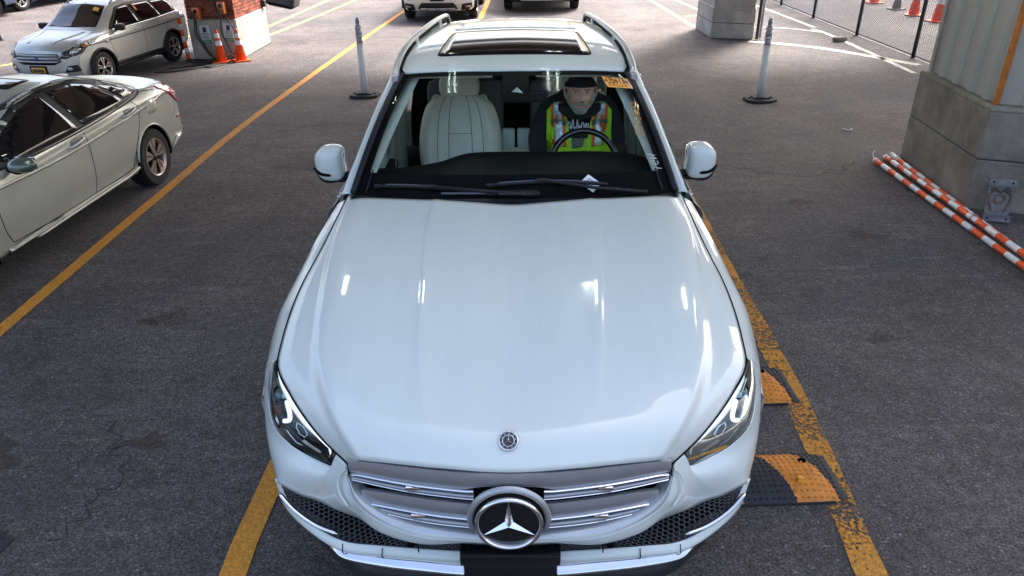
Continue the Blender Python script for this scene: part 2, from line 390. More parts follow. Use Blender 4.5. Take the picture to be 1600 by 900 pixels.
SEG = {  # simple stroke font in a 0..0.6 x 0..1 cell
 '0': [[(0, .2), (0, .8), (.15, 1), (.4, 1), (.55, .8), (.55, .2), (.4, 0), (.15, 0), (0, .2)]],
 '1': [[(.1, .8), (.3, 1), (.3, 0)]], '2': [[(0, .8), (.15, 1), (.4, 1), (.55, .8), (.5, .55), (0, 0), (.55, 0)]],
 '3': [[(0, .95), (.4, 1), (.55, .8), (.45, .55), (.2, .52), (.45, .5), (.55, .25), (.4, 0), (0, .05)]],
 '4': [[(.42, 0), (.42, 1), (0, .3), (.58, .3)]], '5': [[(.52, 1), (.05, 1), (.02, .55), (.35, .6), (.55, .4), (.5, .12), (.3, 0), (0, .06)]],
 '6': [[(.5, .95), (.2, .85), (0, .45), (.05, .1), (.3, 0), (.52, .15), (.5, .42), (.3, .55), (.05, .4)]],
 '8': [[(.28, .53), (.05, .7), (.08, .92), (.28, 1), (.48, .92), (.5, .7), (.28, .53), (.02, .33), (.05, .08), (.28, 0), (.52, .08), (.55, .33), (.28, .53)]],
 '9': [[(.5, .55), (.25, .45), (.05, .6), (.05, .85), (.25, 1), (.5, .9), (.52, .5), (.4, 0)]],
 'I': [[(.3, 0), (.3, 1)]], 'G': [[(.5, .85), (.3, 1), (.05, .75), (.05, .25), (.3, 0), (.52, .2), (.52, .45), (.3, .45)]],
 'M': [[(0, 0), (.05, 1), (.28, .4), (.5, 1), (.56, 0)]], 'A': [[(0, 0), (.28, 1), (.56, 0)], [(.1, .35), (.46, .35)]],
 'E': [[(.5, 0), (0, 0), (0, 1), (.5, 1)], [(0, .5), (.4, .5)]], 'V': [[(0, 1), (.28, 0), (.56, 1)]],
 'D': [[(0, 0), (0, 1), (.35, .95), (.55, .6), (.5, .15), (.3, 0), (0, 0)]], 'T': [[(0, 1), (.56, 1)], [(.28, 1), (.28, 0)]],
}
def text_strokes(t, sp=.78):
    out = []
    for i, ch in enumerate(t):
        for g in SEG.get(ch, []): out.append([(x + i * sp, y) for x, y in g])
    return out

# ================================================================== the setting
def sheet(name, pts, z, m):
    o = link(name, [(x, y, z) for x, y in pts], [tuple(range(len(pts)))], m); return tag(o, kind='structure')
tag(link('asphalt_ground', [(-300, -300, 0), (300, -300, 0), (300, 500, 0), (-300, 500, 0)], [(0, 1, 2, 3)], asph), kind='structure')
def line(name, pts, wd, m, z=.004, wob=.0):
    P = resamp([(x, y, 0) for x, y in pts], 60)[:, :2]
    T = np.gradient(P, axis=0); T /= np.linalg.norm(T, axis=1)[:, None]; N = np.stack([-T[:, 1], T[:, 0]], 1)
    wv = wd / 2 * (1 + wob * rng.normal(size=(len(P), 2)))
    L, R = P + N * wv[:, :1], P - N * wv[:, 1:]
    V = [(x, y, z) for x, y in L] + [(x, y, z) for x, y in R]; n = len(P)
    o = link(name, V, [(i, i + 1, n + i + 1, n + i)[::-1] for i in range(n - 1)], m); return tag(o, kind='structure')
line('lane_line_far_side', [(-3.37, 1.5), (-3.35, 4.13), (-3.33, 6.64), (-3.24, 9.97), (-2.62, 18.31), (-1.6, 30)], .10, yellow_line, wob=.03)
line('lane_line_left', [(-1.16, 1.0), (-1.17, 2.2), (-1.16, 2.9), (-.9, 10), (-.55, 20.1), (-.2, 30)], .115, yellow_line, wob=.03)
line('lane_line_right', [(1.41, 1.0), (1.455, 2.09), (1.515, 2.78), (1.57, 3.69), (1.61, 5.73), (1.7, 8), (1.8, 12)], .13, yellow_worn, wob=.05)
line('bay_line', [(3.35, 26), (3.72, 20.6), (3.86, 16.1)], .10, yellow_far)
line('bay_line', [(4.2, 22.5), (4.41, 20.2), (4.58, 18.2)], .10, yellow_far)
line('bay_line', [(4.0, 17.6), (4.6, 17.75)], .10, yellow_far)
line('bay_line', [(-5.4, 15.9), (-5.25, 17.0), (-4.9, 21.6), (-4.4, 27)], .10, yellow_far)
line('bay_line', [(-4.95, 15.6), (-4.75, 16.8), (-4.15, 21.5), (-3.6, 27)], .10, yellow_far)
line('bay_line', [(-9.2, 12.1), (-8.65, 13.05), (-7.5, 14.6), (-5.9, 16.6)], .09, yellow_far)
line('bay_line', [(-8.3, 17.5), (-5.6, 17.9)], .09, yellow_far)
line('crossing_line', [(4.5, 14.3), (5.1, 13.95), (5.69, 13.37), (6.55, 12.0)], .17, white_line, wob=.08)
line('crossing_line', [(6.1, 19.5), (6.15, 18.7), (6.28, 15.8)], .09, white_line, wob=.06)
line('crossing_line', [(6.16, 15.6), (6.24, 15.1), (6.22, 13.0), (6.18, 11.4)], .09, white_line, wob=.06)
line('crossing_line', [(5.0, 16.0), (5.7, 15.75), (6.2, 15.2)], .07, white_line, wob=.1)

# the deck overhead that shades the lanes (its underside mirrors in roofs and glass)
mb = MB(); mb.box((0, 8.9, 5.05), (20, 13.0, .3)); tag(mb.build('deck_ceiling', ceil_m), kind='structure')
deck = thing('ceiling_beams', 'brown steel beams hung under the deck above the lanes', 'beam', (0, 7, 4.55))
for i, y in enumerate((2.6, 4.6, 7.2, 10.1, 12.9, 15.2)):
    b = MB(); b.box((0, y - 7, .02), (20, .06, .34)); b.box((0, y - 7, -.155), (20, .22, .03)); b.build('beam', beam_m, deck)
for x in (-7.5, -2.6, 2.1, 6.9):
    MB().box((x, 1.9, .09), (.12, 12.6, .12)).build('purlin', beam_m, deck)
def tube_light(x, y, z, lab):
    t = thing('ceiling_light', lab, 'light', (x, y, z), 0, 'twin tube lights under the deck')
    MB().box((0, 0, .05), (.20, .80, .06)).build('housing', white_m, t)
    for dy in (-.3, .3): MB().tube([(0, dy, .08), (0, dy, 1.15)], .006, 6).build('hanger', fence_post, t)
    lit = mat('tube_lit', (.9, .9, .9), .4, emit=((.95, 1, .97), 16))
    for dx in (-.045, .045): MB().tube([(dx, -.38, 0), (dx, .38, 0)], .012, 10).build('tube', lit, t)
for i, (x, y) in enumerate(((-.75, 5.35), (.5, 5.3), (2.3, 5.2), (3.4, 5.3), (-2.2, 5.9))):
    tube_light(x, y, 3.75, ['second from left', 'middle', 'second from right', 'rightmost', 'leftmost'][i] + ' twin tube light hanging under the deck')

# ================================================================== concrete columns
def column(name, label, base, hb, top, cap, clad_on, ang_on):
    """base: list of 4 (x,y) ccw starting at nearest corner"""
    x0, y0 = base[0]
    t = thing(name, label, 'column', (x0, y0, 0)); P = [(a - x0, b - y0) for a, b in base]
    cx, cy = np.mean(P, axis=0)
    def ins(k): return [(cx + (a - cx) * k, cy + (b - cy) * k) for a, b in P]
    h1 = hb * .50
    def blk(nm, k0, k1, z0, z1, m):
        a, b = ins(k0), ins(k1); bm = MB().add([(x, y, z0) for x, y in a] + [(x, y, z1) for x, y in b], [(3, 2, 1, 0), (4, 5, 6, 7)] + [(i, (i + 1) % 4, 4 + (i + 1) % 4, 4 + i) for i in range(4)])
        o = bm.build(nm, m, t); md = o.modifiers.new('b', 'BEVEL'); md.width = .012; md.segments = 2; return o
    blk('block', 1.0, 1.0, 0, h1 - .004, cap); blk('joint', .985, .985, h1 - .004, h1 + .004, joint_m); blk('block', 1.0, 1.0, h1 + .004, hb - .04, cap)
    blk('cap', 1.008, .985, hb - .04, hb, cap)
    return t, ins
colB = [(3.95, 5.99), (4.93, 5.62), (5.22, 7.05), (4.08, 7.43)]
colA, ins = column('concrete_column', 'large brown concrete column base with corrugated metal cladding at right', colB, .895, 5, concrete, True, True)
def clad_face(p, q, n, parent, z0, z1, nm='cladding_sheet'):
    """trapezoidal ribbed sheet from p to q (xy), outward normal n"""
    p, q, n = map(np.array, (p, q, n)); L = np.linalg.norm(q - p); d = (q - p) / L; prof = []; s = 0.0; pitch = .29
    while s < L:
        for a, o in ((0, 0), (.165, 0), (.185, .028), (.245, .028), (.265, 0)):
            if s + a <= L: prof.append((s + a, o))
        s += pitch
    prof.append((L, 0)); V = []
    for z in (z0, z1):
        for a, o in prof: c = p + d * a + n * o; V.append((c[0], c[1], z))
    k = len(prof); o = link(nm, V, [(i, i + 1, k + i + 1, k + i) for i in range(k - 1)], clad, parent)
    md = o.modifiers.new('s', 'SOLIDIFY'); md.thickness = .004; return o
q = ins(.87)
def nrm(a, b):
    d = np.array(b) - np.array(a); d = d / np.linalg.norm(d); return np.array([d[1], -d[0]])
cc = np.mean(q, axis=0)
for i in range(4):
    a, b = q[i], q[(i + 1) % 4]; n = nrm(a, b)
    if n @ (np.array(a) - cc) < 0: n = -n
    clad_face(a, b, n, colA, .90, 5.2)
for i in range(4):
    a = np.array(q[i]); b = MB(); d = (a - cc) / np.linalg.norm(a - cc) * .02
    b.box((a[0] + d[0], a[1] + d[1], 3.05), (.035, .035, 4.3), Matrix.Rotation(.25, 3, 'Z')); b.build('corner_angle', rust_or if i == 0 else clad, colA)
# chipped mark on the right face
MB().box((.36, -.138, .70), (.20, .004, .018), Matrix.Rotation(.2, 3, 'Y') @ Matrix.Rotation(-.36, 3, 'Z')).build('scratch_mark', white_m, colA)
col2 = [(3.89, 14.77), (4.62, 14.49), (4.95, 15.6), (3.86, 15.9)]
colC, ins2 = column('concrete_column', 'shorter pale concrete column behind the right delineator post', col2, .56, 5, concrete2, False, False)
bm_ = MB(); qq = ins2(.96); bm_.add([(x, y, .56) for x, y in qq] + [(x, y, 5.2) for x, y in qq], [(3, 2, 1, 0), (4, 5, 6, 7)] + [(i, (i + 1) % 4, 4 + (i + 1) % 4, 4 + i) for i in range(4)]); bm_.build('shaft', concrete2, colC)
b = MB(); b.tube([(.80, -.30, .02), (.80, -.30, 3)], .03, 8); b.build('conduit_pipe', fence_post, colC)
b = MB(); b.tube([(.89, -.20, .02), (.89, -.20, 3)], .022, 8); b.build('conduit_pipe', fence_m, colC)

# ================================================================== brick column with chargers
s75 = .76
bx0, by0 = -4.68, 13.30
bp = thing('brick_column', 'red brick column on a concrete base carrying two orange chargers', 'column', (bx0, by0, 0), -.03)
# local: x to the right (front face x in [-.80,0]), y back [0,1.55]
WB, DB, HB = .80, 1.55, .66
o = MB().rbox((-WB / 2, DB / 2, HB / 2), (WB + .05, DB + .05, HB), .02).build('concrete_base', concrete2, bp)
MB().box((-WB / 2, DB / 2, HB + 2.2), (WB - .02, DB - .02, 4.4)).build('mortar_core', mortar, bp)
bl, bh, gp = .150, .050, .009
bricks = {}
def brick_mesh(L, k):
    key = (round(L, 3), k)
    if key not in bricks:
        m = MB().box((0, 0, 0), (L, .03, bh)); me = bpy.data.meshes.new('brick'); me.from_pydata(m.v, [], m.f); me.materials.append(brick_m[k]); bricks[key] = me
    return bricks[key]
rows_ind = 12
far = [MB(), MB()]
for r in range(72):
    z = HB + .01 + bh / 2 + r * (bh + gp); off = 0 if r % 2 == 0 else -(bl + gp) / 2
    for face, L in (('f', WB), ('r', DB), ('l', DB), ('b', WB)):
        x = off
        while x < L - .01:
            a, b2 = max(0, x), min(L, x + bl); x += bl + gp
            if b2 - a < .03: continue
            l = round((b2 - a) / .0375) * .0375; l = min(max(l, .0375), bl); c = (a + b2) / 2; j = random.uniform(-.0025, .0025)
            if face == 'f': loc, rz = (-WB + c, .0 + j, z), 0
            elif face == 'r': loc, rz = (0 + j, c, z), PI / 2
            elif face == 'l': loc, rz = (-WB + j, c, z), PI / 2
            else: loc, rz = (-WB + c, DB + j, z), 0
            k = random.choice((0, 1, 1, 2))
            if r < rows_ind and face in 'fr':
                o = bpy.data.objects.new('brick', brick_mesh(l, k)); C.objects.link(o); o.parent = bp; o.location = loc; o.rotation_euler = (0, 0, rz)
            else:
                far[k % 2].box(loc, (l, .03, bh) if rz == 0 else (.03, l, bh))
for i in (0, 1): tag(far[i].build('brickwork', brick_m[i + 1], bp), kind='stuff')
def charger(x, z, lab):
    t = thing('charger_box', lab, 'charger', (bx0 + x, by0 - .09, z), -.03, 'orange chargers on the brick column')
    o = MB().rbox((0, 0, 0), (.125, .11, .20), .02).build('housing', charger_m, t, True); autosmooth(o)
    MB().rbox((0, -.062, .035), (.05, .02, .06), .008).build('socket', seam_m, t)
    MB().tube([(0, -.07, .03), (-.005, -.12, .02), (-.01, -.12, -.05), (0, -.10, -.12)], .016, 8).build('plug_handle', cable_m, t, True)
    for k in range(3): MB().box((0, -.057, -.03 - k * .022), (.07, .004, .009)).build('printed_line', ink_black, t)
    return t
charger(-.59, .775, 'left orange charger box mounted on the dark brickwork')
charger(-.155, .86, 'right orange charger box mounted on the dark brickwork')
def green_sign(x, z, rot, lab):
    t = thing('charging_sign', lab, 'sign', (bx0 + x, by0 - .034, z), 0, 'green and white signs on the column base')
    MB().rbox((0, 0, 0), (.17, .008, .32), .003).build('board', white_m, t)
    MB().box((0, -.006, -.115), (.15, .004, .075)).build('green_panel', sign_green, t)
    MB().box((0, -.006, .09), (.06, .004, .085)).build('symbol', ink_blue, t)
    for k in range(5): MB().box((random.uniform(-.01, .01), -.006, .03 - k * .022), (.13 - .02 * (k % 2), .004, .009)).build('printed_line', sign_green, t)
    for k in range(2): MB().box((0, -.009, -.10 - k * .03), (.11 - .02 * k, .003, .010)).build('printed_line', white_m, t)
    t.rotation_euler = (0, rot, -.03)
green_sign(-.53, .41, -.05, 'green and white charging sign under the left charger')
green_sign(-.13, .44, .06, 'green and white charging sign behind the cone under the right charger')
for i, (x, wd_) in enumerate(((-.47, .30), (-.13, .24))):
    t = thing('meter_cabinet', ['wider', 'narrower'][i] + ' grey cabinet with a green oval badge high on the brick column', 'cabinet', (bx0 + x, by0 - .09, 1.12 + .02 * i), -.03, 'grey cabinets above the chargers')
    o = MB().rbox((0, 0, 0), (wd_, .13, .24), .012).build('housing', cab_grey, t)
    MB().lathe([(.0, -.002), (.038, -.002), (.038, 0), (0, 0)], 20, 'Y', (-.05, -.066, -.07)).build('oval_badge', mat('badge_mint', (.45, .75, .60), .5), t)
    MB().box((-.05, -.070, -.07), (.045, .003, .009)).build('badge_print', sign_green, t)
t = thing('conduit_pipe', 'black conduit pipe running between the cabinets and chargers on the column', 'pipe', (bx0, by0, 0), -.03)
MB().tube([(-.30, -.03, 2.0), (-.30, -.03, 1.0), (-.27, -.035, .80), (-.235, -.04, .745), (-.155, -.05, .74)], .011, 8).build('pipe', cable_m, t, True)
MB().box((-.30, -.035, .93), (.035, .03, .035)).build('clamp', steel, t)
t = thing('junction_box', 'grey junction box on the far corner of the brick column', 'box', (bx0 + .05, by0 + 1.45, .93))
MB().rbox((0, 0, 0), (.12, .14, .17), .01).build('housing', steel, t); MB().rbox((.02, 0, -.19), (.11, .12, .12), .01).build('outlet', cable_m, t)
def cable(lab, pts):
    o = MB().tube(cr(pts, 8), .011, 7).build('charging_cable', cable_m, smooth=True); tag(o, lab, 'cable', 'black charging cables by the brick column')
X, Y = bx0, by0
cable('black charging cable hanging from the left charger down to a wide loop', [(X - .59, Y - .19, .66), (X - .60, Y - .20, .45), (X - .50, Y - .22, .25), (X - .38, Y - .30, .02), (X - .62, Y - .55, .012), (X - .98, Y - .85, .012), (X - 1.05, Y - 1.08, .012), (X - .72, Y - 1.02, .012), (X - .40, Y - .66, .012), (X - .2, Y - .35, .012), (X - .12, Y - .2, .12)])
cable('black charging cable hanging straight down beside the left sign', [(X - .62, Y - .16, .68), (X - .66, Y - .15, .45), (X - .60, Y - .13, .30), (X - .50, Y - .14, .12), (X - .34, Y - .25, .02), (X - .7, Y - .28, .012), (X - .92, Y - .15, .012), (X - .85, Y - .03, .012), (X - .6, Y - .12, .012)])
cable('black charging cable looping from the right charger behind the cones', [(X - .155, Y - .19, .74), (X - .20, Y - .17, .5), (X - .16, Y - .14, .3), (X - .05, Y - .15, .12), (X + .02, Y - .13, .4), (X - .05, Y - .12, .62), (X - .12, Y - .10, .72)])
cable('thin black cable lying along the foot of the column base', [(X - .05, Y - .2, .1), (X - .1, Y - .4, .012), (X - .3, Y - .75, .012), (X - .45, Y - .60, .012), (X - .6, Y - .5, .012)])

# ================================================================== cones
def cone(x, y, s, lab, group, body=None, bands=True, rz=0, h=.71):
    t = thing('traffic_cone', lab, 'traffic cone', (x, y, 0), rz, group); m = body or hyd_or
    b = MB().rbox((0, 0, .018 * s), (.36 * s, .36 * s, .036 * s), .012 * s); b.build('base', m, t)
    def r(z): return (.125 - .098 * (z / h)) * s
    def seg(nm, z0, z1, mm, e=0): MB().lathe([(r(z0) + e, z0 * s), (r(z1) + e, z1 * s)], 24, caps=False).build(nm, mm, t, True)
    MB().lathe([(r(.03), .03 * s), (r(h * .98), h * .98 * s), (r(h) * .8, h * s), (0.001, h * s)], 24).build('shell', m, t, True)
    if bands: seg('reflective_band', h * .52, h * .66, reflw, .003 * s); seg('reflective_band', h * .74, h * .88, reflw, .003 * s)
    return t
cone(-4.93, 13.02, .77, 'nearer bright orange cone with two white bands before the brick column', 'cones at the brick column', rz=.2)
cone(-4.62, 13.12, .74, 'bright orange cone at the corner of the brick column base', 'cones at the brick column', rz=.5)
for i, (x, y, lab) in enumerate(((9.07, 19.37, 'farthest orange cone beyond the fence'), (9.03, 17.28, 'orange cone with a white band beyond the fence, right of the grey cone'), (9.06, 16.33, 'orange cone beyond the fence partly behind the clad column'))):
    cone(x, y, .95, lab, 'cones beyond the fence', bands=i > 0, rz=i)
cone(9.08, 18.21, .85, 'dull grey cone beyond the fence between the orange ones', 'cones beyond the fence', grey_cone, False, .4, h=.6)
# striped marker sleeve leaning at the base
t = thing('striped_marker', 'orange and white striped marker post against the left edge of the column base', 'marker post', (-5.60, 13.30, 0))
for k in range(8): MB().tube([(-.005 * k, 0, k * .10), (-.005 * (k + 1), 0, (k + 1) * .10)], .035, 10).build('stripe', hyd_or if k % 2 == 0 else reflw, t, True)
# barrel beside the silver sedan
t = thing('safety_barrel', 'orange and white banded barrel at the left edge behind the sedan', 'barrel', (-6.42, 9.5, 0))
for k in range(4): MB().lathe([(.20 - .012 * k, k * .095), (.197 - .012 * k, k * .095 + .05), (.189 - .012 * k, (k + 1) * .095)], 28, caps=k in (0, 3)).build('band', (reflw, hyd_or)[k % 2], t, True)
t = thing('safety_barrel', 'orange and white banded barrel in front of the sport utility grille', 'barrel', (-6.22, 10.35, 0))
for k in range(4): MB().lathe([(.17 - .01 * k, k * .09), (.168 - .01 * k, k * .09 + .05), (.160 - .01 * k, (k + 1) * .09)], 24, caps=k in (0, 3)).build('band', (reflw, hyd_or)[k == 1], t, True)

# ================================================================== delineator posts
def delineator(x, y, lean, lab, rz):
    t = thing('delineator_post', lab, 'delineator', (x, y, 0), rz, 'white delineator posts on rubber bases')
    b = MB().prism([(-.20, -.10), (-.10, -.17), (.10, -.17), (.20, -.10), (.20, .10), (.10, .17), (-.10, .17), (-.20, .10)], 0, .035)
    b.prism([(-.11, -.09), (.11, -.09), (.11, .09), (-.11, .09)], .035, .055); o = b.build('rubber_base', tyre_m, t); md = o.modifiers.new('b', 'BEVEL'); md.width = .008
    for sx in (-.15, .15): MB().lathe([(.018, .035), (.018, .048), (.001, .048)], 10, c=(sx, 0, 0)).build('bolt', seam_m, t)
    L = lambda z: lean * z
    def seg(nm, z0, z1, r0, r1, m): MB().tube([(L(z0), 0, z0), (L(z1), 0, z1)], (r0, r1), 20).build(nm, m, t, True)
    seg('shaft', .05, .70, .053, .043, white_m); dull = mat('band_grey', (.36, .37, .42), .4, .3, noise=(14, .25, 6))
    seg('reflective_band', .715, .80, .043, .042, dull); seg('reflective_band', .825, .91, .042, .041, dull)
    for z in (.70, .805, .915): seg('collar', z, z + .018, .050, .050, white_m)
    seg('neck', .93, .97, .036, .026, dull); seg('grip', .97, 1.035, .026, .024, dull); seg('top_ring', 1.0, 1.015, .032, .032, dull); seg('cap', 1.035, 1.05, .024, .014, dull)
delineator(-2.03, 10.44, .0, 'leaning white delineator post left of the white car roof', -.1)
delineator(3.36, 9.88, -.01, 'white delineator post right of the white car roof', .1)

# ================================================================== chain-link fence on the right
fx = 6.74
fn = thing('chain_link_fence', 'chain link fence with dark posts along the right side of the lot', 'fence', (fx, 11, 0))
FH = 1.75
for y in (12.6, 14.83, 17.11, 19.27, 21.5, 23.7, 26): 
    MB().tube([(0, y - 11, 0), (0, y - 11, FH + .05)], .032, 10).build('post', fence_post, fn, True)
MB().tube([(0, -.6, FH), (0, 16, FH)], .02, 8).build('top_rail', fence_m, fn)
MB().tube([(0, -.6, .035), (0, 16, .035)], .012, 8).build('bottom_rail', fence_post, fn)
b = MB(); st = .062; yy = -.6
while yy < 16:
    for sg in (1, -1):
        a, c = (yy, .04), (yy + sg * FH, FH)
        if sg == 1 and c[0] > 16: c = (16, .04 + (16 - yy))
        if sg == -1 and c[0] < -.6: c = (-.6, .04 + (yy + .6))
        r_ = .0036
        v = [(dx, a[0] + dy, a[1]) for dx, dy in ((-r_, 0), (r_, -r_), (r_, r_))] + [(dx, c[0] + dy, c[1]) for dx, dy in ((-r_, 0), (r_, -r_), (r_, r_))]
        b.add(v, [(0, 1, 4, 3), (1, 2, 5, 4), (2, 0, 3, 5)])
    yy += st
for i in range(int(FH / st)):  # strands that start below the far end
    c = (-.6, .04 + i * st); e = (-.6 + (FH - c[1]), FH)
    r_ = .0045; v = [(dx, c[0] + dy, c[1]) for dx, dy in ((-r_, 0), (r_, -r_), (r_, r_))] + [(dx, e[0] + dy, e[1]) for dx, dy in ((-r_, 0), (r_, -r_), (r_, r_))]
    b.add(v, [(0, 1, 4, 3), (1, 2, 5, 4), (2, 0, 3, 5)])
tag(b.build('wire_mesh', fence_m, fn), kind='stuff')
def lot_post(x, y, lab, lx):
    t = thing('fence_post', lab, 'post', (x, y, 0), 0, 'dark posts at the left of the lot')
    MB().tube([(0, 0, 0), (lx, 0, 1.9)], .03, 10).build('shaft', fence_post, t, True)
    MB().lathe([(.06, 0), (.06, .02), (.001, .02)], 14).build('foot_plate', fence_post, t)
lot_post(-10.3, 15.6, 'dark thin post rising behind the pale sport utility hood', -.05); lot_post(-8.9, 12.9, 'dark thin post at the far left edge', -.05)

# drips of oil and grime soaked into the asphalt
def stain(x, y, r, m, sq=.6):
    P_ = []
    for k in range(26):
        a = 2 * PI * k / 26; q = r * (1 + .28 * math.sin(3 * a + x) + .16 * math.sin(7 * a + y)); P_.append((x + q * math.cos(a), y + q * sq * math.sin(a)))
    sheet('oil_stain', P_, .003, m)
stain_m = paint_line('stain_grime', (.070, .054, .043), .745)
for x, y, r in ((-2.29, 4.25, .16), (2.86, 5.45, .15), (2.6, 6.2, .12), (-2.75, 2.9, .25), (-1.9, 3.0, .10), (-2.4, 3.7, .09), (2.3, 3.9, .10), (3.0, 3.2, .14), (1.9, 7.6, .2), (-2.2, 7.4, .25)): stain(x, y, r, stain_m)
pale_m = paint_line('scuff_pale', (.30, .27, .255), .92)
for x, y, r in ((2.4, 8.9, .5), (4.2, 9.6, .6), (2.0, 11.2, .7), (-1.9, 9.2, .5), (-2.2, 8.2, .4), (3.4, 12.2, .8), (-4.4, 9.5, .6), (-1.7, 12.6, .8), (-4.2, 8.0, .5)): stain(x, y, r, pale_m, .22)
crack_m = mat('crack_fill', (.035, .032, .032), .9, noise=(20, .3, 4))
def crack(pts, wd):
    q = cr([(x + random.uniform(-.05, .05), y + random.uniform(-.05, .05), 0) for x, y in resamp([(a, b, 0) for a, b in pts], 26)[:, :2]], 2)[:, :2]
    line('asphalt_crack', [tuple(p) for p in q], wd, crack_m, .0025, wob=.35)
crack([(-6.5, 14.6), (-4.4, 14.9), (-2.4, 15.3), (-.6, 15.2)], .035); crack([(2.2, 13.2), (3.6, 12.7), (5.2, 12.9)], .02)
crack([(-2.9, 8.6), (-2.2, 9.0), (-1.4, 8.8)], .012); crack([(2.1, 7.3), (2.9, 6.9), (3.6, 7.3)], .010); crack([(-2.0, 2.35), (-1.95, 2.8), (-2.2, 3.2)], .008)
# small bits
o = MB().rbox((0, 0, .045), (.26, .12, .09), .03).build('rubble_chunk', concrete, loc=(6.14, 14.17, 0), rot=(0, 0, .3)); tag(o, 'dark chunk of rubble lying by the foot of the fence', 'rubble')
pts = cr([(3.90, 8.46, .01), (3.91, 8.41, .018), (3.96, 8.40, .012), (4.00, 8.44, .01)], 5)
tag(MB().tube(pts, .007, 6).build('cable_tie', white_m, smooth=True), 'small white curved cable tie on the asphalt near the striped poles', 'cable tie')

# ================================================================== striped poles on the ground
def pole(p, q, n0, lab, r=.024, z=None):
    p, q = Vector(p), Vector(q); d = q - p; L = d.length; t = thing('striped_pole', lab, 'pole', p, 0, 'orange and white poles lying by the column')
    k = int(L / .148) + 1; u = d / L
    for i in range(k):
        a, b2 = i * .148, min(L, (i + 1) * .148)
        MB().tube([u * a, u * b2], r, 12, caps=i in (0, k - 1)).build('stripe', (hyd_or, reflw)[(i + n0) % 2], t, True)
    MB().tube([u * -.03, u * .0], r * 1.12, 12).build('end_cap', reflw, t, True)
    MB().tube([u * L * .56, u * (L * .56 + .025)], r * 1.15, 12).build('clip', satin, t, True)
    return t
pole((3.74, 7.22, .03), (3.74, 4.10, .032), 0, 'striped pole on the ground farthest from the column base')
pole((3.89, 7.32, .031), (3.77, 4.30, .093), 0, 'striped pole in the middle of the three by the column')
pole((3.985, 7.38, .031), (3.84, 4.45, .031), 1, 'striped pole lying closest to the column base')
t = thing('pole_wire', 'small bent wire sticking up from the end of the outer striped pole', 'wire', (3.74, 7.26, .03)); MB().tube([(0, 0, 0), (-.02, .03, .05), (.0, .04, .09)], .005, 6).build('wire', white_m, t)

# metal bracket leaning on the column
br = thing('steel_bracket', 'worn steel bracket with curved cut outs leaning on the column base', 'bracket', (4.06, 5.69, .0), -.36)
br.rotation_euler = (-.30, 0, -.30)
W_, H_ = .20, .36
MB().box((0, 0, H_ / 2), (W_ * .92, .006, H_ * .66)).build('plate', steel, br)
for z0, sg in ((.03, 1), (H_ - .03, -1)):
    MB().box((0, -.012, z0), (W_, .03, .05)).build('flange', steel, br); MB().box((0, -.034, z0 + sg * .03), (W_, .05, .006)).build('flange_lip', steel, br)
    for sx in (-.07, .07): MB().lathe([(.008, -.03), (.008, -.034), (.001, -.034)], 8, 'Y', (sx, 0, z0)).build('bolt_hole', seam_m, br)
MB().lathe([(.045, -.004), (.045, -.012), (.028, -.012), (.028, -.004)], 24, 'Y', (0, 0, H_ * .53), caps=False).build('hub_ring', rusty, br)
for sg in (-1, 1):
    MB().tube(cr([(sg * .03, -.010, .26), (sg * .075, -.010, .235), (sg * .075, -.010, .17), (sg * .045, -.010, .09)], 5), .009, 6).build('cut_out', rusty, br)
    MB().tube(cr([(sg * .005, -.010, .245), (sg * .04, -.010, .275), (sg * .08, -.010, .26)], 5), .008, 6).build('cut_out', rusty, br)

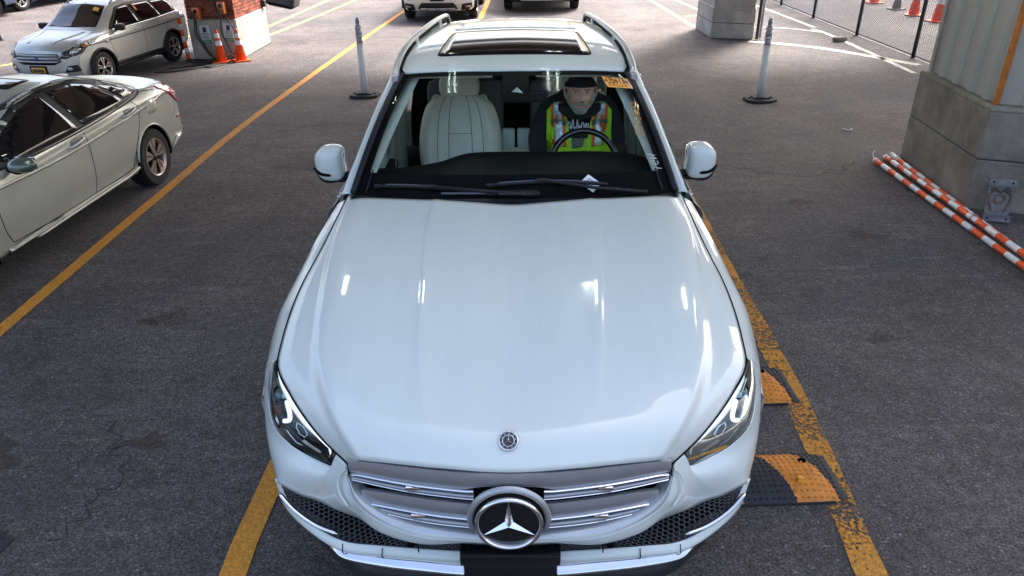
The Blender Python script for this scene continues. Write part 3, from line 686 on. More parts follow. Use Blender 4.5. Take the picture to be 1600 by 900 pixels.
# ================================================================== rubber speed bumps
rub = mat('bump_rubber', (.018, .019, .026), .7, noise=(40, .3, 5), bump=(90, .4)); rub_y = mat('bump_orange', (.62, .22, .025), .6, noise=(20, .25, 6), bump=(90, .3))
def speed_bump(cx, cy, L, Wd, rz, lab, patt):
    """local x along length (end cap at +x), profile dome across y"""
    t = thing('speed_bump', lab, 'speed bump', (cx, cy, .003), rz, 'rubber speed bumps beside the white car')
    H = .055; nx, ny = 110, 26
    def h(x, y): return H * max(0, 1 - (abs(y) / (Wd / 2)) ** 2.2) ** .8 * min(1, max(0, (L / 2 - x)) / .14) ** .7 + .004
    def part(nm, inside, m):
        V = []; idx = {}; F = []
        for i in range(nx):
            for j in range(ny):
                x0, x1 = -L / 2 + L * i / nx, -L / 2 + L * (i + 1) / nx; y0, y1 = -Wd / 2 + Wd * j / ny, -Wd / 2 + Wd * (j + 1) / ny
                if inside((x0 + x1) / 2, (y0 + y1) / 2):
                    f = []
                    for a, c in ((x0, y0), (x1, y0), (x1, y1), (x0, y1)):
                        kx = (round(a, 5), round(c, 5))
                        if kx not in idx: idx[kx] = len(V); cut = max(0, (a - (L / 2 - .10)) / .10); V.append((a, c * (1 - .12 * cut ** 2), h(a, c)))
                        f.append(idx[kx])
                    F.append(f)
        o = link(nm, V, F, m, t, True)
        return o
    part('rubber_body', lambda x, y: not patt(x, y), rub); part('orange_panel', patt, rub_y)
    a, bb = MB(), MB()
    for i in range(int(L / .028)):
        for j in range(int(Wd / .028)):
            x, y = -L / 2 + .02 + i * .028, -Wd / 2 + .02 + j * .028
            if x > L / 2 - .02: continue
            (bb if patt(x, y) else a).box((x, y, h(x, y) + .0015), (.013, .013, .006), taper=.7)
    tag(a.build('rubber_studs', rub, t), kind='stuff'); tag(bb.build('orange_studs', rub_y, t), kind='stuff')
    MB().lathe([(.018, h(L / 2 - .15, .06) + .004), (.001, h(L / 2 - .15, .06) + .004)], 14, c=(L / 2 - .15, .06, 0)).build('bolt_hole', seam_m, t)
    MB().rbox((L / 2 - .21, -.07, h(L / 2 - .21, -.07) + .01), (.028, .022, .03), .004).build('reflector', plate_y, t)
    for yy in (-Wd / 2, Wd / 2): MB().box((-.03, yy * .995, .004), (L - .08, .01, .008)).build('edge_strip', rub, t)
def p1(x, y):
    v = (y + .17) / .34; v = min(1, max(0, v)); xl, xr = .165 - .11 * v ** 1.2, .365 - .03 * v - .117 * v ** 2
    return xl < x < xr or x < -.08 - .1 * v
def p2(x, y):
    v = (y + .17) / .34; v = min(1, max(0, v)); return -.10 - .1 * v < x < .08 - .1 * v
speed_bump(1.12, 2.65, .82, .33, .03, 'nearest rubber speed bump, black with a curved orange panel', p1)
speed_bump(1.155, 3.40, .82, .35, .02, 'rubber speed bump beside the headlight, mostly hidden by the car', p1)
speed_bump(-2.63, 2.30, .82, .33, -.25, 'dark speed bump end in the bottom left corner', p2)

# black camera hung from the deck
t = thing('security_camera', 'black security camera hanging from the deck at the top of the view', 'camera', (-1.20, 4.2, 1.997))
MB().rbox((0, 0, .0), (.15, .16, .07), .02, Matrix.Rotation(.22, 3, 'Y')).build('housing', gloss_black, t)
MB().tube([(-.02, 0, .03), (-.03, 0, 3.2)], .012, 8).build('drop_rod', seam_m, t)

# ================================================================== wheels (shared by all cars)
def wheel(parent, x, y, r, wd, side, style='spoke', two=False):
    """x = lateral centre of the tyre, y back from the nose"""
    wv = MB().lathe([(r * .66, -wd / 2), (r * .93, -wd / 2), (r * .985, -wd * .40), (r, -wd * .25), (r, wd * .25), (r * .985, wd * .40), (r * .93, wd / 2), (r * .66, wd / 2)], 40, 'X', caps=False)
    o = wv.build('wheel', tyre_m, parent, True, loc=(x, y, r)); autosmooth(o, 50)
    s = side; f = s * wd / 2
    MB().lathe([(r * .67, f * .2), (r * .68, f * .98), (r * .63, f * 1.0), (r * .60, f * .80), (r * .58, f * .2)], 36, 'X', caps=False).build('rim', rim_m if style == 'spoke' else rim_bronze, o, True)
    MB().lathe([(r * .62, f * .22), (.001, f * .22)], 28, 'X').build('brake_backing', seam_m, o)
    n = 5; b, b2 = MB(), MB()
    for k in range(n):
        a = 2 * PI * k / n + .3
        def pt(rr, aa, d): return (f * d, rr * math.cos(aa), rr * math.sin(aa))
        for sg in (-1, 1):
            q = [pt(r * .10, a + sg * .35, .86), pt(r * .10, a + sg * .05, .86), pt(r * .63, a + sg * (.10 if style == 'spoke' else .06), .84), pt(r * .63, a + sg * (.26 if style == 'spoke' else .36), .84)]
            q2 = [(p[0] - f * .22, p[1], p[2]) for p in q]
            fa = [(0, 1, 2, 3), (4, 5, 6, 7), (0, 1, 5, 4), (1, 2, 6, 5), (2, 3, 7, 6), (3, 0, 4, 7)]
            b.add(q + q2, fa)
        if style != 'spoke':
            q = [pt(r * .12, a - .25, .80), pt(r * .12, a + .25, .80), pt(r * .64, a + .42, .74), pt(r * .64, a - .42, .74)]; q2 = [(p[0] - f * .2, p[1], p[2]) for p in q]; b2.add(q + q2, fa)
    fixn(b.build('spokes', rim_m if style == 'spoke' else rim_bronze, o))
    if style != 'spoke': fixn(b2.build('spoke_insert', rim_dark, o))
    MB().lathe([(r * .13, f * .7), (r * .12, f * .92), (.001, f * .94)], 18, 'X').build('hub_cap', rim_m if style == 'spoke' else rim_dark, o, True)
    return o

# ================================================================== the white sport utility in the lane
CX, CY, CH = -.02, 1.72, .02
suv = thing('white_suv', 'large white sport utility with a round star badge filling the middle lane', 'car', (CX, CY, 0), -CH)
P = suv
def R(n, pts, k=14): return resamp(pts, n, k)
NR = 15
Cc = R(NR, [(0, 1.575, 1.165), (0, 1.058, 1.14), (0, .617, 1.09), (0, .312, 1.02), (0, .094, .962), (0, .046, .938), (0, .024, .915), (0, .024, .892)])
Kc = R(NR, [(.80, 1.70, 1.150), (.802, 1.412, 1.143), (.774, 1.132, 1.13), (.722, .786, 1.10), (.671, .471, 1.04), (.618, .318, .99), (.572, .215, .945), (.520, .150, .910), (.492, .115, .885), (.485, .116, .860)])
Sc = R(NR, [(.842, 1.79, 1.135), (.849, 1.274, 1.095), (.868, .994, 1.06), (.875, .795, 1.02), (.867, .60, .975), (.867, .548, .952), (.774, .394, .905), (.669, .27, .862), (.588, .198, .825), (.552, .175, .810), (.538, .165, .802)])
rows = []
for i in range(NR):
    c, k, s_ = Cc[i], Kc[i], Sc[i]; t = i / (NR - 1)
    e2 = max(0, (i / (NR - 1) - .72) / .28)
    def L3(a, b, q, dz=0, dy=0):
        p = a + (b - a) * q
        if b is k: p[1] = a[1] + (b[1] - a[1]) * q ** (1.9 - .1 * e2)
        return p + [0, dy, dz]
    bow = .10 * (1 - t)          # plan curvature of the rear edge lives in the curves; crown height here
    e = max(0, (t - .72) / .28)
    yb = 0
    m1 = L3(c, k, .40, .022 * (1 - e) + .012 * e, yb * 1.2); m2 = L3(c, k, .78, .018 * (1 - e) + .010 * e, yb * .6); k2 = L3(c, k, .92, .012 * (1 - e) + .004 * e, 0)
    ko = L3(k, s_, .30, -.004, 0); km = L3(k, s_, .65, .004, 0)
    rg = .0018 * (1 - e); rows.append([c, L3(c, k, .2, .012 * (1 - e) + .006 * e, yb), m1, L3(c, k, .47, .024 * (1 - e) + .012 * e + rg), L3(c, k, .52, .0225 * (1 - e) + .012 * e - rg * .5), m2, k2, k, ko, km, s_])
HOODROWS = rows
hood = surf('hood', rows, white_paint, P, 5, 5, True, thick=.012)
# seam along the hood edges
for f in (1, -1):
    MB().tube([(p[0] * f * 1.002, p[1], p[2] - .001) for p in cr(Sc, 3)], .0035, 6).build('hood_gap', seam_m, P)
# cowl, black plastic between hood and glass
WB_ = [(0, 1.655, 1.168), (.4, 1.675, 1.163), (.70, 1.735, 1.152), (.815, 1.80, 1.140)]
surf('cowl_panel', [[(0, 1.56, 1.14), (.4, 1.59, 1.14), (.70, 1.66, 1.135), (.84, 1.77, 1.11)], [(0, 1.61, 1.145), (.4, 1.63, 1.143), (.70, 1.69, 1.135), (.83, 1.785, 1.115)], [(p[0], p[1] + .01, p[2] - .005) for p in WB_]], black_trim, P, 6, 3, True)
# windshield
WT_ = [(0, 2.355, 1.632), (.36, 2.388, 1.625), (.55, 2.425, 1.610), (.622, 2.45, 1.600)]
def wmid(q, dz):
    A, B = R(8, WB_), R(8, WT_); o = A + (B - A) * q; x = o[:, 0] / .8; return o + np.stack([0 * x, -.012 * (1 - x * x), dz + 0 * x], 1)
wr = [R(8, WB_), wmid(.25, .028), wmid(.5, .038), wmid(.75, .028), R(8, WT_)]
wshield = surf('windshield', wr, wind_m, P, 3, 5, True)
G = surf_pts(wr, 3, 5, True); gnr, gnc = G.shape[:2]
def wpt(u, v, off=.004):
    """point on the glass: u -1..1 across, v 0..1 bottom to top"""
    a = (u + 1) / 2 * (gnc - 1); b = v * (gnr - 1); i, j = int(min(b, gnr - 1.001)), int(min(a, gnc - 1.001)); fb, fa = b - i, a - j
    p = (G[i, j] * (1 - fa) + G[i, j + 1] * fa) * (1 - fb) + (G[i + 1, j] * (1 - fa) + G[i + 1, j + 1] * fa) * fb
    du = G[i, j + 1] - G[i, j]; dv = G[i + 1, j] - G[i, j]; n = np.cross(du, dv); n /= np.linalg.norm(n)
    if n[2] < 0: n = -n
    return p + n * off
def frit(name, us, vs, m, off=-.004):
    V = [wpt(u, v, off) for v in vs for u in us]; return link(name, V, grid_faces(len(vs), len(us)), m, P, True)
ls = lambda a, b, n=12: list(np.linspace(a, b, n))
frit('glass_border', ls(-1, 1, 30), ls(.955, 1, 4), seam_m); frit('glass_border', ls(-1, 1, 30), ls(0, .15, 6), seam_m)
frit('glass_border', ls(-1, -.925, 4), ls(.0, 1, 20), seam_m); frit('glass_border', ls(.925, 1, 4), ls(.0, 1, 20), seam_m)
frit('sensor_shade', ls(-.10, .125, 8), ls(.70, .96, 8), seam_m)
# visible molding line beside the glass
for f in (1, -1):
    MB().tube([wpt(f * 1.0, v, .004) for v in ls(0, 1, 16)], .018, 8).build('glass_molding', black_trim, P, True)
    MB().tube([wpt(f * .90, v, .004) for v in ls(.02, .16, 5)], .005, 6).build('drip_molding', black_trim, P, True)
# A pillars
for f in (1, -1):
    ai, ao = R(10, [(.828, 1.80, 1.140), (.76, 2.05, 1.325), (.69, 2.26, 1.490), (.632, 2.45, 1.602)]), R(10, [(.890, 1.80, 1.112), (.826, 2.07, 1.28), (.758, 2.28, 1.445), (.692, 2.47, 1.578)])
    mid = (ai + ao) / 2 + [.010, -.012, .016]; ol = ao + [.008, .05, -.045]
    surf('a_pillar', [ai[i] for i in ()] or [[ai[i], mid[i], ao[i], ol[i]] for i in range(10)], white_paint, P, 5, 2, flip=f)
# roof
ry = [2.355, 2.45, 2.62, 2.95, 3.3, 3.65, 3.95, 4.15]
rz = [1.635, 1.655, 1.680, 1.702, 1.708, 1.700, 1.68, 1.655]
rw = [.628, .640, .640, .630, .610, .580, .55, .53]
rows = []
for y, z, w_ in zip(ry, rz, rw):
    k = {2.355: (0, .033, .07, .095), 2.45: (0, .012, .028, .04)}.get(y, (0, 0, 0, 0))
    rows.append([(0, y + k[0], z), (w_ * .5, y + k[1], z - .008), (w_ * .85, y + k[2], z - .022), (w_, y + k[3], z - .034)])
roof = surf('roof', rows, white_paint, P, 6, 5, True, thick=.01)
Gr = surf_pts(rows, 6, 5, True); bvR = BVHTree.FromPolygons([Vector(v) for v in Gr.reshape(-1, 3)], grid_faces(*Gr.shape[:2]))
decal('sunroof_frame', [(-.445, 2.595), (0, 2.575), (.445, 2.595), (.40, 3.22), (0, 3.245), (-.40, 3.22)], 'top', bvR, seam_m, P, off=.002, thick=.004, rnd=.05)
decal('sunroof', [(-.432, 2.61), (0, 2.59), (.432, 2.61), (.388, 3.205), (0, 3.23), (-.388, 3.205)], 'top', bvR, sun_glass, P, off=.006, thick=.004, rnd=.05)
decal('rear_glass_panel', [(-.40, 3.30), (0, 3.32), (.40, 3.30), (.36, 3.80), (0, 3.82), (-.36, 3.80)], 'top', bvR, white_paint, P, off=.004, thick=.004, rnd=.05)
for f in (1, -1):  # roof ditch, side rail, cant panel
    MB().tube([(f * (w_ - .012), y + (.08 if y < 2.4 else 0), z - .028) for y, z, w_ in zip(ry, rz, rw)], .007, 6).build('roof_ditch', seam_m, P, True)
    rl = cr([(.650, 2.38, 1.598), (.655, 2.46, 1.628), (.650, 2.7, 1.676), (.627, 3.0, 1.700), (.590, 3.3, 1.712), (.548, 3.65, 1.716), (.515, 3.93, 1.705), (.508, 4.00, 1.685), (.505, 4.05, 1.645)], 6)
    rl = rl * [f, 1, 1]
    rail = MB().tube(rl, [.012] + [.019] * (len(rl) - 2) + [.012], 10, flat=.75).build('roof_rail', chrome if False else satin_lt, P, True)
    MB().tube([(x - f * .004, y, z - .024) for x, y, z in rl[2:-1]], .011, 8).build('rail_shadow_gap', seam_m, rail, True)
    for yy in (2.42, 3.05, 3.72):
        i = int(np.argmin(abs(rl[:, 1] - yy))); p = rl[i]; MB().rbox((p[0], p[1], p[2] - .03), (.035, .12, .05), .01).build('rail_foot', satin, rail)
    # cant rail and quarter panel outside the roof, down to the window tops
    surf('cant_rail', [[(w_, y + (.095 if y < 2.4 else 0), z - .034), (w_ + .035, y + (.10 if y < 2.4 else .0), z - .05), (w_ + .065, y + (.10 if y < 2.4 else 0), z - .095), (w_ + .085, y + (.10 if y < 2.4 else 0), z - .135)] for y, z, w_ in zip(ry, rz, rw)], white_paint, P, 4, 4, flip=f)
    # side glass and pillars
    gy = [1.92, 2.2, 2.5, 2.9, 3.3, 3.7, 4.05]; wt = lambda y: mono(ry, rw, y) + .085; zt = lambda y: mono(ry, rz, y) - .135 if y > 2.45 else 1.16 + (y - 1.85) / .6 * .38
    lowx = lambda y: .905 - .02 * max(0, y - 3.3)
    surf('side_glass', [[(lowx(y), y, 1.10), (lowx(y) * .55 + (wt(y) if y > 2.4 else .80) * .45 + .012, y, 1.10 * .5 + zt(y) * .5), ((wt(y) if y > 2.4 else .875 - (y - 1.85) * .25), y, zt(y))] for y in gy], side_m, P, 5, 4, flip=f)
    for a, b2, wdt in ((2.80, 2.86, .07), (3.62, 3.70, .06)):
        surf('door_pillar', [[(lowx(a) + .004, a + k, 1.10), ((lowx(a) + wt(b2)) / 2 + .018, a + k + .02, 1.33), (wt(b2) + .004, b2 + k, zt(b2))] for k in (-wdt / 2, 0, wdt / 2)], gloss_black, P, 4, 3, flip=f)
    MB().tube([(f * (lowx(y) + .008), y, 1.10) for y in [1.86] + gy], .010, 6).build('belt_trim', chrome, P, True)
    MB().tube([(f * (wt(y) + .004), y, zt(y)) for y in gy[2:]], .008, 6).build('window_trim', chrome, P, True)

# fender
def arch(y, c, r, z0=.37): return z0 + math.sqrt(max(0, r * r - (y - c) ** 2))
silh = [(.935, .57, .815), (.953, .62, .84), (.966, .75, .885), (.971, .87, .93), (.962, .96, .965), (.950, 1.05, .99), (.932, 1.23, 1.03), (.920, 1.46, 1.055), (.905, 1.75, 1.072)]
def sil_at(y): return np.array([mono([p[1] for p in silh], [p[0] for p in silh], y), y, mono([p[1] for p in silh], [p[2] for p in silh], y)])
Sd = cr(Sc[::-1], 6)
def shut_at(y): i = np.argmin(abs(Sd[:, 1] - y) + (Sd[:, 2] < .94) * 5); return Sd[i] + [.004, 0, -.002]
FW, RW_ = .90, 3.87
fy = [.57, .64, .72, .82, .92, 1.02, 1.12, 1.22, 1.30, 1.335, 1.45, 1.60, 1.75]
for f in (1, -1):
    rows = []
    for y in fy:
        s0, s1 = shut_at(y), sil_at(y); zb = arch(y, FW, .43) if .48 < y < 1.33 else .30
        a = s0 + (s1 - s0) * .5 + [.006, 0, .010]; xm = .972 if y > .7 else .962
        z1 = s1[2]; lip = np.array([.972 if y > .6 else .962, y, zb])
        rows.append([s0, a, s1, s1 * [0, 1, 0] + [xm + .002, 0, z1 * .72 + zb * .28], s1 * [0, 1, 0] + [xm, 0, z1 * .35 + zb * .65], lip, lip - [.05, 0, 0]])
    surf('fender', rows, white_paint, P, 4, 4, flip=f)
    MB().tube([(f * .966, FW + .425 * math.cos(a), .37 + .425 * math.sin(a)) for a in np.linspace(.0, PI * .66, 24)], .010, 6).build('arch_trim', black_trim, P, True)
    # body side: front door, rear door, quarter
    def side_rows(ys, cut=False):
        rr = []
        for y in ys:
            xb = .905 - .02 * max(0, y - 3.3) - .25 * max(0, y - 4.3) ** 2; zb = arch(y, RW_, .43) if abs(y - RW_) < .425 else .30
            xs = .958 - .10 * max(0, y - 4.2) ** 1.5
            rr.append([(xb, y, 1.10), (xs - .012, y, 1.055), (xs, y, 1.0), (xs + .010, y, zb * .35 + .62), (xs + .008, y, zb * .6 + .36), (xs - .004, y, zb + .02), (xs - .05, y, zb)])
        return rr
    for nm, ys in (('front_door', ls(1.755, 2.80, 7)), ('rear_door', ls(2.806, 3.44, 5)), ('quarter_panel', ls(3.446, 4.78, 16))):
        d = surf(nm, side_rows(ys), white_paint, P, 4, 4, flip=f)
        if 'door' in nm:
            MB().tube(cr([(f * .965, ys[-1] - .24, .93), (f * 1.0, ys[-1] - .20, .935), (f * 1.0, ys[-1] - .08, .935), (f * .965, ys[-1] - .05, .93)], 5), .012, 8).build('handle', chrome, d, True)
            MB().tube([(f * .970, y, .34) for y in (ys[0] + .02, ys[-1] - .02)], .016, 6).build('sill_trim', black_trim, d)
    for y, xx in ((FW, 1), (RW_, 1)): wheel(P, f * .805, y, .37, .26, f, 'spoke')
# tailgate, rear bumper
surf('tailgate', [[(0, 4.14, 1.655), (.3, 4.14, 1.65), (.55, 4.12, 1.62)], [(0, 4.40, 1.45), (.35, 4.39, 1.44), (.70, 4.34, 1.40)], [(0, 4.62, 1.12), (.45, 4.60, 1.12), (.86, 4.50, 1.10)], [(0, 4.70, .85), (.5, 4.68, .85), (.90, 4.60, .85)]], white_paint, P, 5, 5, True)
decal('rear_window', [(-.55, 1.16), (.55, 1.16), (.48, 1.52), (-.48, 1.52)], 'rear', BVHTree.FromPolygons([Vector(v) for v in surf_pts([[(0, 4.14, 1.655), (.3, 4.14, 1.65), (.55, 4.12, 1.62)], [(0, 4.40, 1.45), (.35, 4.39, 1.44), (.70, 4.34, 1.40)], [(0, 4.62, 1.12), (.45, 4.60, 1.12), (.86, 4.50, 1.10)], [(0, 4.70, .85), (.5, 4.68, .85), (.90, 4.60, .85)]], 5, 5, True).reshape(-1, 3)], grid_faces(16, 21)), dark_glass, P, rnd=.05)
surf('rear_bumper', [[(0, 4.70, .85), (.5, 4.68, .85), (.90, 4.60, .85), (.955, 4.45, .85)], [(0, 4.78, .60), (.5, 4.76, .60), (.90, 4.64, .60), (.955, 4.47, .60)], [(0, 4.72, .33), (.5, 4.70, .33), (.88, 4.60, .33), (.94, 4.45, .33)]], white_paint, P, 5, 4, True)
for f in (1, -1): MB().rbox((f * .72, 4.585, .95), (.34, .09, .12), .03).build('tail_light', red_lens, P)

# ---- front bumper: wraps from the grille frame round the corner to the wheel arch
cols = [((0, .012, .598), (0, .030, .572), (0, .070, .532)), ((.147, .020, .600), (.15, .038, .572), (.159, .084, .532)), ((.296, .037, .60), (.30, .050, .555), (.298, .110, .512)),
        ((.43, .070, .635), (.44, .082, .575), (.446, .152, .520)), ((.515, .105, .69), (.525, .125, .62), (.574, .196, .540)), ((.544, .148, .765), (.575, .150, .66), (.625, .212, .548)),
        ((.552, .172, .800), (.600, .178, .695), (.665, .228, .558)), ((.588, .206, .812), (.630, .197, .70), (.705, .240, .568)), ((.610, .214, .750), (.675, .214, .69), (.755, .252, .578)), ((.72, .277, .752), (.785, .27, .69), (.833, .283, .600)), ((.791, .312, .782), (.862, .345, .70), (.868, .335, .56)),
        ((.846, .357, .822), (.910, .43, .71), (.905, .42, .50)), ((.880, .444, .872), (.938, .525, .775), (.935, .50, .47)), ((.887, .535, .935), (.948, .58, .81), (.955, .55, .60)), ((.889, .565, .95), (.955, .62, .84), (.962, .575, .64))]
def lerp3(a, b, t): return tuple(np.array(a) + (np.array(b) - np.array(a)) * t)
rows = [[c[k] for c in cols] for k in (0, 1, 2)]
surf('front_bumper', rows, white_paint, P, 5, 7, True, thick=.008)
for f in (1, -1):  # crease beside the grille
    MB().tube([(f * x, y, z) for x, y, z in cr([(.545, .150, .795), (.575, .155, .75), (.575, .138, .70), (.548, .120, .655)], 6)], .0045, 6).build('bumper_crease', white_paint, P, True)
    MB().tube([(f * x, y, z) for x, y, z in cr([(.538, .172, .798), (.562, .188, .782), (.588, .205, .770), (.607, .212, .752)], 6)], .003, 6).build('hood_gap', seam_m, P)
# lower white lip below the intake and chrome skid trim
surf('lower_lip', [[(0, .115, .442), (.16, .122, .442), (.31, .134, .44), (.464, .148, .44), (.60, .164, .445), (.724, .216, .480), (.805, .262, .53), (.85, .31, .60)],
                   [(0, .098, .415), (.16, .102, .415), (.31, .115, .413), (.464, .132, .41), (.605, .150, .415), (.73, .205, .455), (.818, .262, .51), (.872, .33, .585)],
                   [(0, .105, .385), (.16, .108, .385), (.312, .125, .385), (.456, .142, .385), (.604, .164, .39), (.725, .212, .43), (.832, .280, .49), (.885, .36, .56)]], white_paint, P, 5, 5, True, thick=.006)
surf('chrome_trim', [[(0, .106, .382), (.16, .109, .382), (.312, .126, .382), (.456, .143, .382), (.60, .166, .386), (.66, .19, .40)],
                     [(0, .082, .362), (.16, .086, .362), (.315, .104, .360), (.46, .124, .360), (.60, .150, .370), (.655, .185, .385)],
                     [(0, .098, .338), (.16, .102, .338), (.315, .122, .338), (.46, .142, .338), (.60, .172, .352), (.65, .20, .375)]], chrome, P, 5, 4, True)
for f in (1, -1):
    for x, y in ((.455, .142), (.60, .162)): MB().tube([(f * x, y - .004, .438), (f * x, y - .010, .425), (f * (x + .002), y - .016, .410), (f * x, y - .004, .388)], .0018, 5).build('lip_joint', seam_m, P)
surf('underbody', [[(0, .17, .345), (.3, .19, .345), (.55, .25, .355), (.70, .42, .42)], [(0, .5, .28), (.3, .5, .28), (.55, .5, .28), (.74, .6, .30)], [(0, 4.6, .28), (.3, 4.6, .28), (.6, 4.6, .28), (.84, 4.5, .30)]], soft_black, P, 3, 3, True)
# intake: recessed dark panel plus honeycomb lattice
I_top = [(0, .07, .532), (.159, .084, .532), (.298, .110, .512), (.446, .152, .520), (.574, .196, .540), (.665, .228, .558), (.755, .252, .578), (.833, .283, .600)]
I_bot = [(0, .115, .442), (.16, .122, .442), (.31, .134, .44), (.464, .148, .44), (.60, .164, .445), (.724, .216, .480), (.805, .262, .53), (.85, .31, .60)]
It, Ib = R(40, I_top), R(40, I_bot)
surf('intake_backing', [It[::3] + [0, .045, 0], Ib[::3] + [0, .045, 0]], seam_m, P, 2, 2, True)
mesh_m = mat('grille_lattice', (.055, .058, .068), .38, .1, noise=(30, .2, 3))
b = MB(); Itc, Ibc = R(130, I_top), R(130, I_bot)
def lat(i, v, d=.012): i = max(0, min(129, i)); f0 = int(i); fr = i - f0; f1 = min(129, f0 + 1); a = Itc[f0] * (1 - fr) + Itc[f1] * fr; c = Ibc[f0] * (1 - fr) + Ibc[f1] * fr; p = a + (c - a) * v; return (p[0], p[1] + d, p[2])
nrow = 6
for f in (1, -1):
    for r_ in range(nrow):
        v0, v1 = r_ / nrow, (r_ + 1) / nrow
        for i in range(0, 130, 3):
            j = i + (1.5 if r_ % 2 else 0)
            q = [lat(j, v0), lat(j + .2, v0 * .3 + v1 * .7, .004), lat(j + 1.0, v1, .006), lat(j + 2.0, v1, .006), lat(j + 2.8, v0 * .3 + v1 * .7, .004), lat(j + 3, v0)]
            b.tube([(x * f, y, z) for x, y, z in q], .0022, 4, caps=False)
tag(b.build('intake_lattice', mesh_m, P), kind='stuff')
for f in (1, -1):
    MB().tube([(f * x, y, z) for x, y, z in cr([(.838, .268, .575), (.78, .232, .528), (.70, .196, .492), (.615, .170, .475)], 6)], [.004] + [.009] * 17 + [.004], 8, flat=.6).build('chrome_blade', chrome, P, True)
    s_ = MB().lathe([(.014, 0), (.014, -.014), (.001, -.014)], 16, 'Y', (f * .345, .122, .488)).build('parking_sensor', seam_m, P, True)
    MB().lathe([(.019, .004), (.019, -.008), (.014, -.008)], 16, 'Y', (f * .345, .122, .488), caps=False).build('ring', black_trim, s_, True)
    MB().tube([(f * .318, .100, .512), (f * .322, .115, .445)], .0025, 5).build('intake_joint', seam_m, P)
# ---- grille
gt = [(0, .030, .895), (.188, .055, .892), (.348, .090, .880), (.46, .120, .862), (.515, .145, .835), (.536, .165, .802)]
gb = [(0, .034, .622), (.148, .040, .622), (.298, .062, .628), (.42, .085, .655), (.504, .112, .708), (.536, .140, .770)]
gf = [(0, .012, .600), (.147, .020, .602), (.296, .037, .602), (.43, .070, .637), (.515, .105, .692), (.546, .150, .770)]
surf('grille_frame', [gf, [(x * .5 + u * .5, y * .5 + v * .5 - .004, z * .5 + q * .5 + .002) for (x, y, z), (u, v, q) in zip(gf, gb)], gb, [(x * .985, y + .05, z + .008) for x, y, z in gb]], satin_lt, P, 6, 4, True)
gT, gB = R(20, gt), R(20, gb)
surf('grille_backing', [gT[::2] + [0, .055, 0], gB[::2] + [0, .055, 0]], seam_m, P, 3, 3, True)
gsy = lambda x: .040 + .115 * (abs(x) / .54) ** 1.8       # front plane of the grille
b = MB(); zt_g = lambda x: mono([0, .188, .348, .46, .515, .54], [.895, .892, .882, .862, .838, .79], abs(x)); zb_g = lambda x: mono([0, .148, .298, .42, .504, .54], [.622, .622, .628, .655, .708, .775], abs(x))
st = .026; k = 0
zz = .59
while zz < .89:
    q = []; x = -.54; i = 0
    while x <= .54:
        z = zz + (.011 if i % 2 == 0 else -.011) - .09 * (abs(x) / .54) ** 1.6 * 0
        q.append((x, gsy(x) + .03, z)); x += st; i += 1
    run = []
    for p_ in q:
        if zb_g(p_[0]) < p_[2] < zt_g(p_[0]): run.append(p_)
        else:
            if len(run) > 1: b.tube(run, .0016, 4, caps=False)
            run = []
    if len(run) > 1: b.tube(run, .0016, 4, caps=False)
    zz += .022
tag(b.build('grille_lattice', mat('lattice_grey', (.13, .13, .14), .35, .5), P), kind='stuff')
def louvre(name, f, xs, zt_, zb_, m, bulge=.02, off=0, sub=10):
    rr = []
    for x, a, c in zip(xs, zt_, zb_):
        y = gsy(x) + off; col = [(f * x, y - .002, a)]
        for t in np.linspace(0, 1, 7): col.append((f * x, y - .012 - bulge * .40 * math.sin(PI * (t * .8 + .1)), a + (c - a) * t))
        col.append((f * x, y + .004, c)); rr.append(col)
    G_ = np.array(rr); G_ = np.stack([cr(G_[:, j], 4) for j in range(G_.shape[1])], 1); nr_, nc_ = G_.shape[:2]
    o = link(name, G_.reshape(-1, 3), grid_faces(nr_, nc_) + [tuple(range(nc_)), tuple((nr_ - 1) * nc_ + j for j in range(nc_))], m, P, False); fixn(o); autosmooth(o, 50); return o
for f in (1, -1):
    xs = [0.0, .07, .11, .16, .31, .42, .49, .530]
    louvre('grille_louvre', f, xs, [.884, .884, .882, .880, .872, .862, .850, .838], [.828, .828, .820, .811, .807, .803, .799, .792], satin, .016)
    xs2 = [.112, .16, .31, .42, .49, .524]
    louvre('chrome_strip', f, xs2, [.813, .810, .806, .802, .798, .790], [.806, .803, .799, .795, .791, .784], chrome, .028)
    louvre('grille_louvre', f, xs2, [.790, .790, .785, .782, .779, .775], [.779, .778, .774, .772, .770, .768], satin, .020)
    louvre('chrome_strip', f, xs2, [.779, .778, .774, .772, .770, .768], [.774, .773, .769, .767, .765, .763], chrome, .024)
    xs3 = [.108, .15, .25, .36, .44, .495]
    louvre('grille_louvre', f, xs3, [.752, .750, .748, .744, .736, .726], [.690, .690, .688, .686, .682, .677], satin, .016)
    xs4 = [.106, .15, .25, .36, .44, .492]
    louvre('chrome_strip', f, xs4, [.691, .691, .689, .687, .683, .678], [.684, .684, .682, .680, .676, .671], chrome, .028)
    xs5 = [.125, .20, .28, .36, .42, .46]
    louvre('grille_louvre', f, xs5, [.667, .666, .664, .664, .665, .667], [.655, .653, .651, .652, .654, .657], satin, .020)
    louvre('chrome_strip', f, xs5, [.655, .653, .651, .652, .654, .657], [.650, .648, .646, .647, .649, .652], chrome, .024)
    for x, z in ((.31, .790), (.30, .672)): MB().rbox((f * x, gsy(x) - .015, z), (.05, .02, .016), .004).build('strip_bridge', chrome, P)
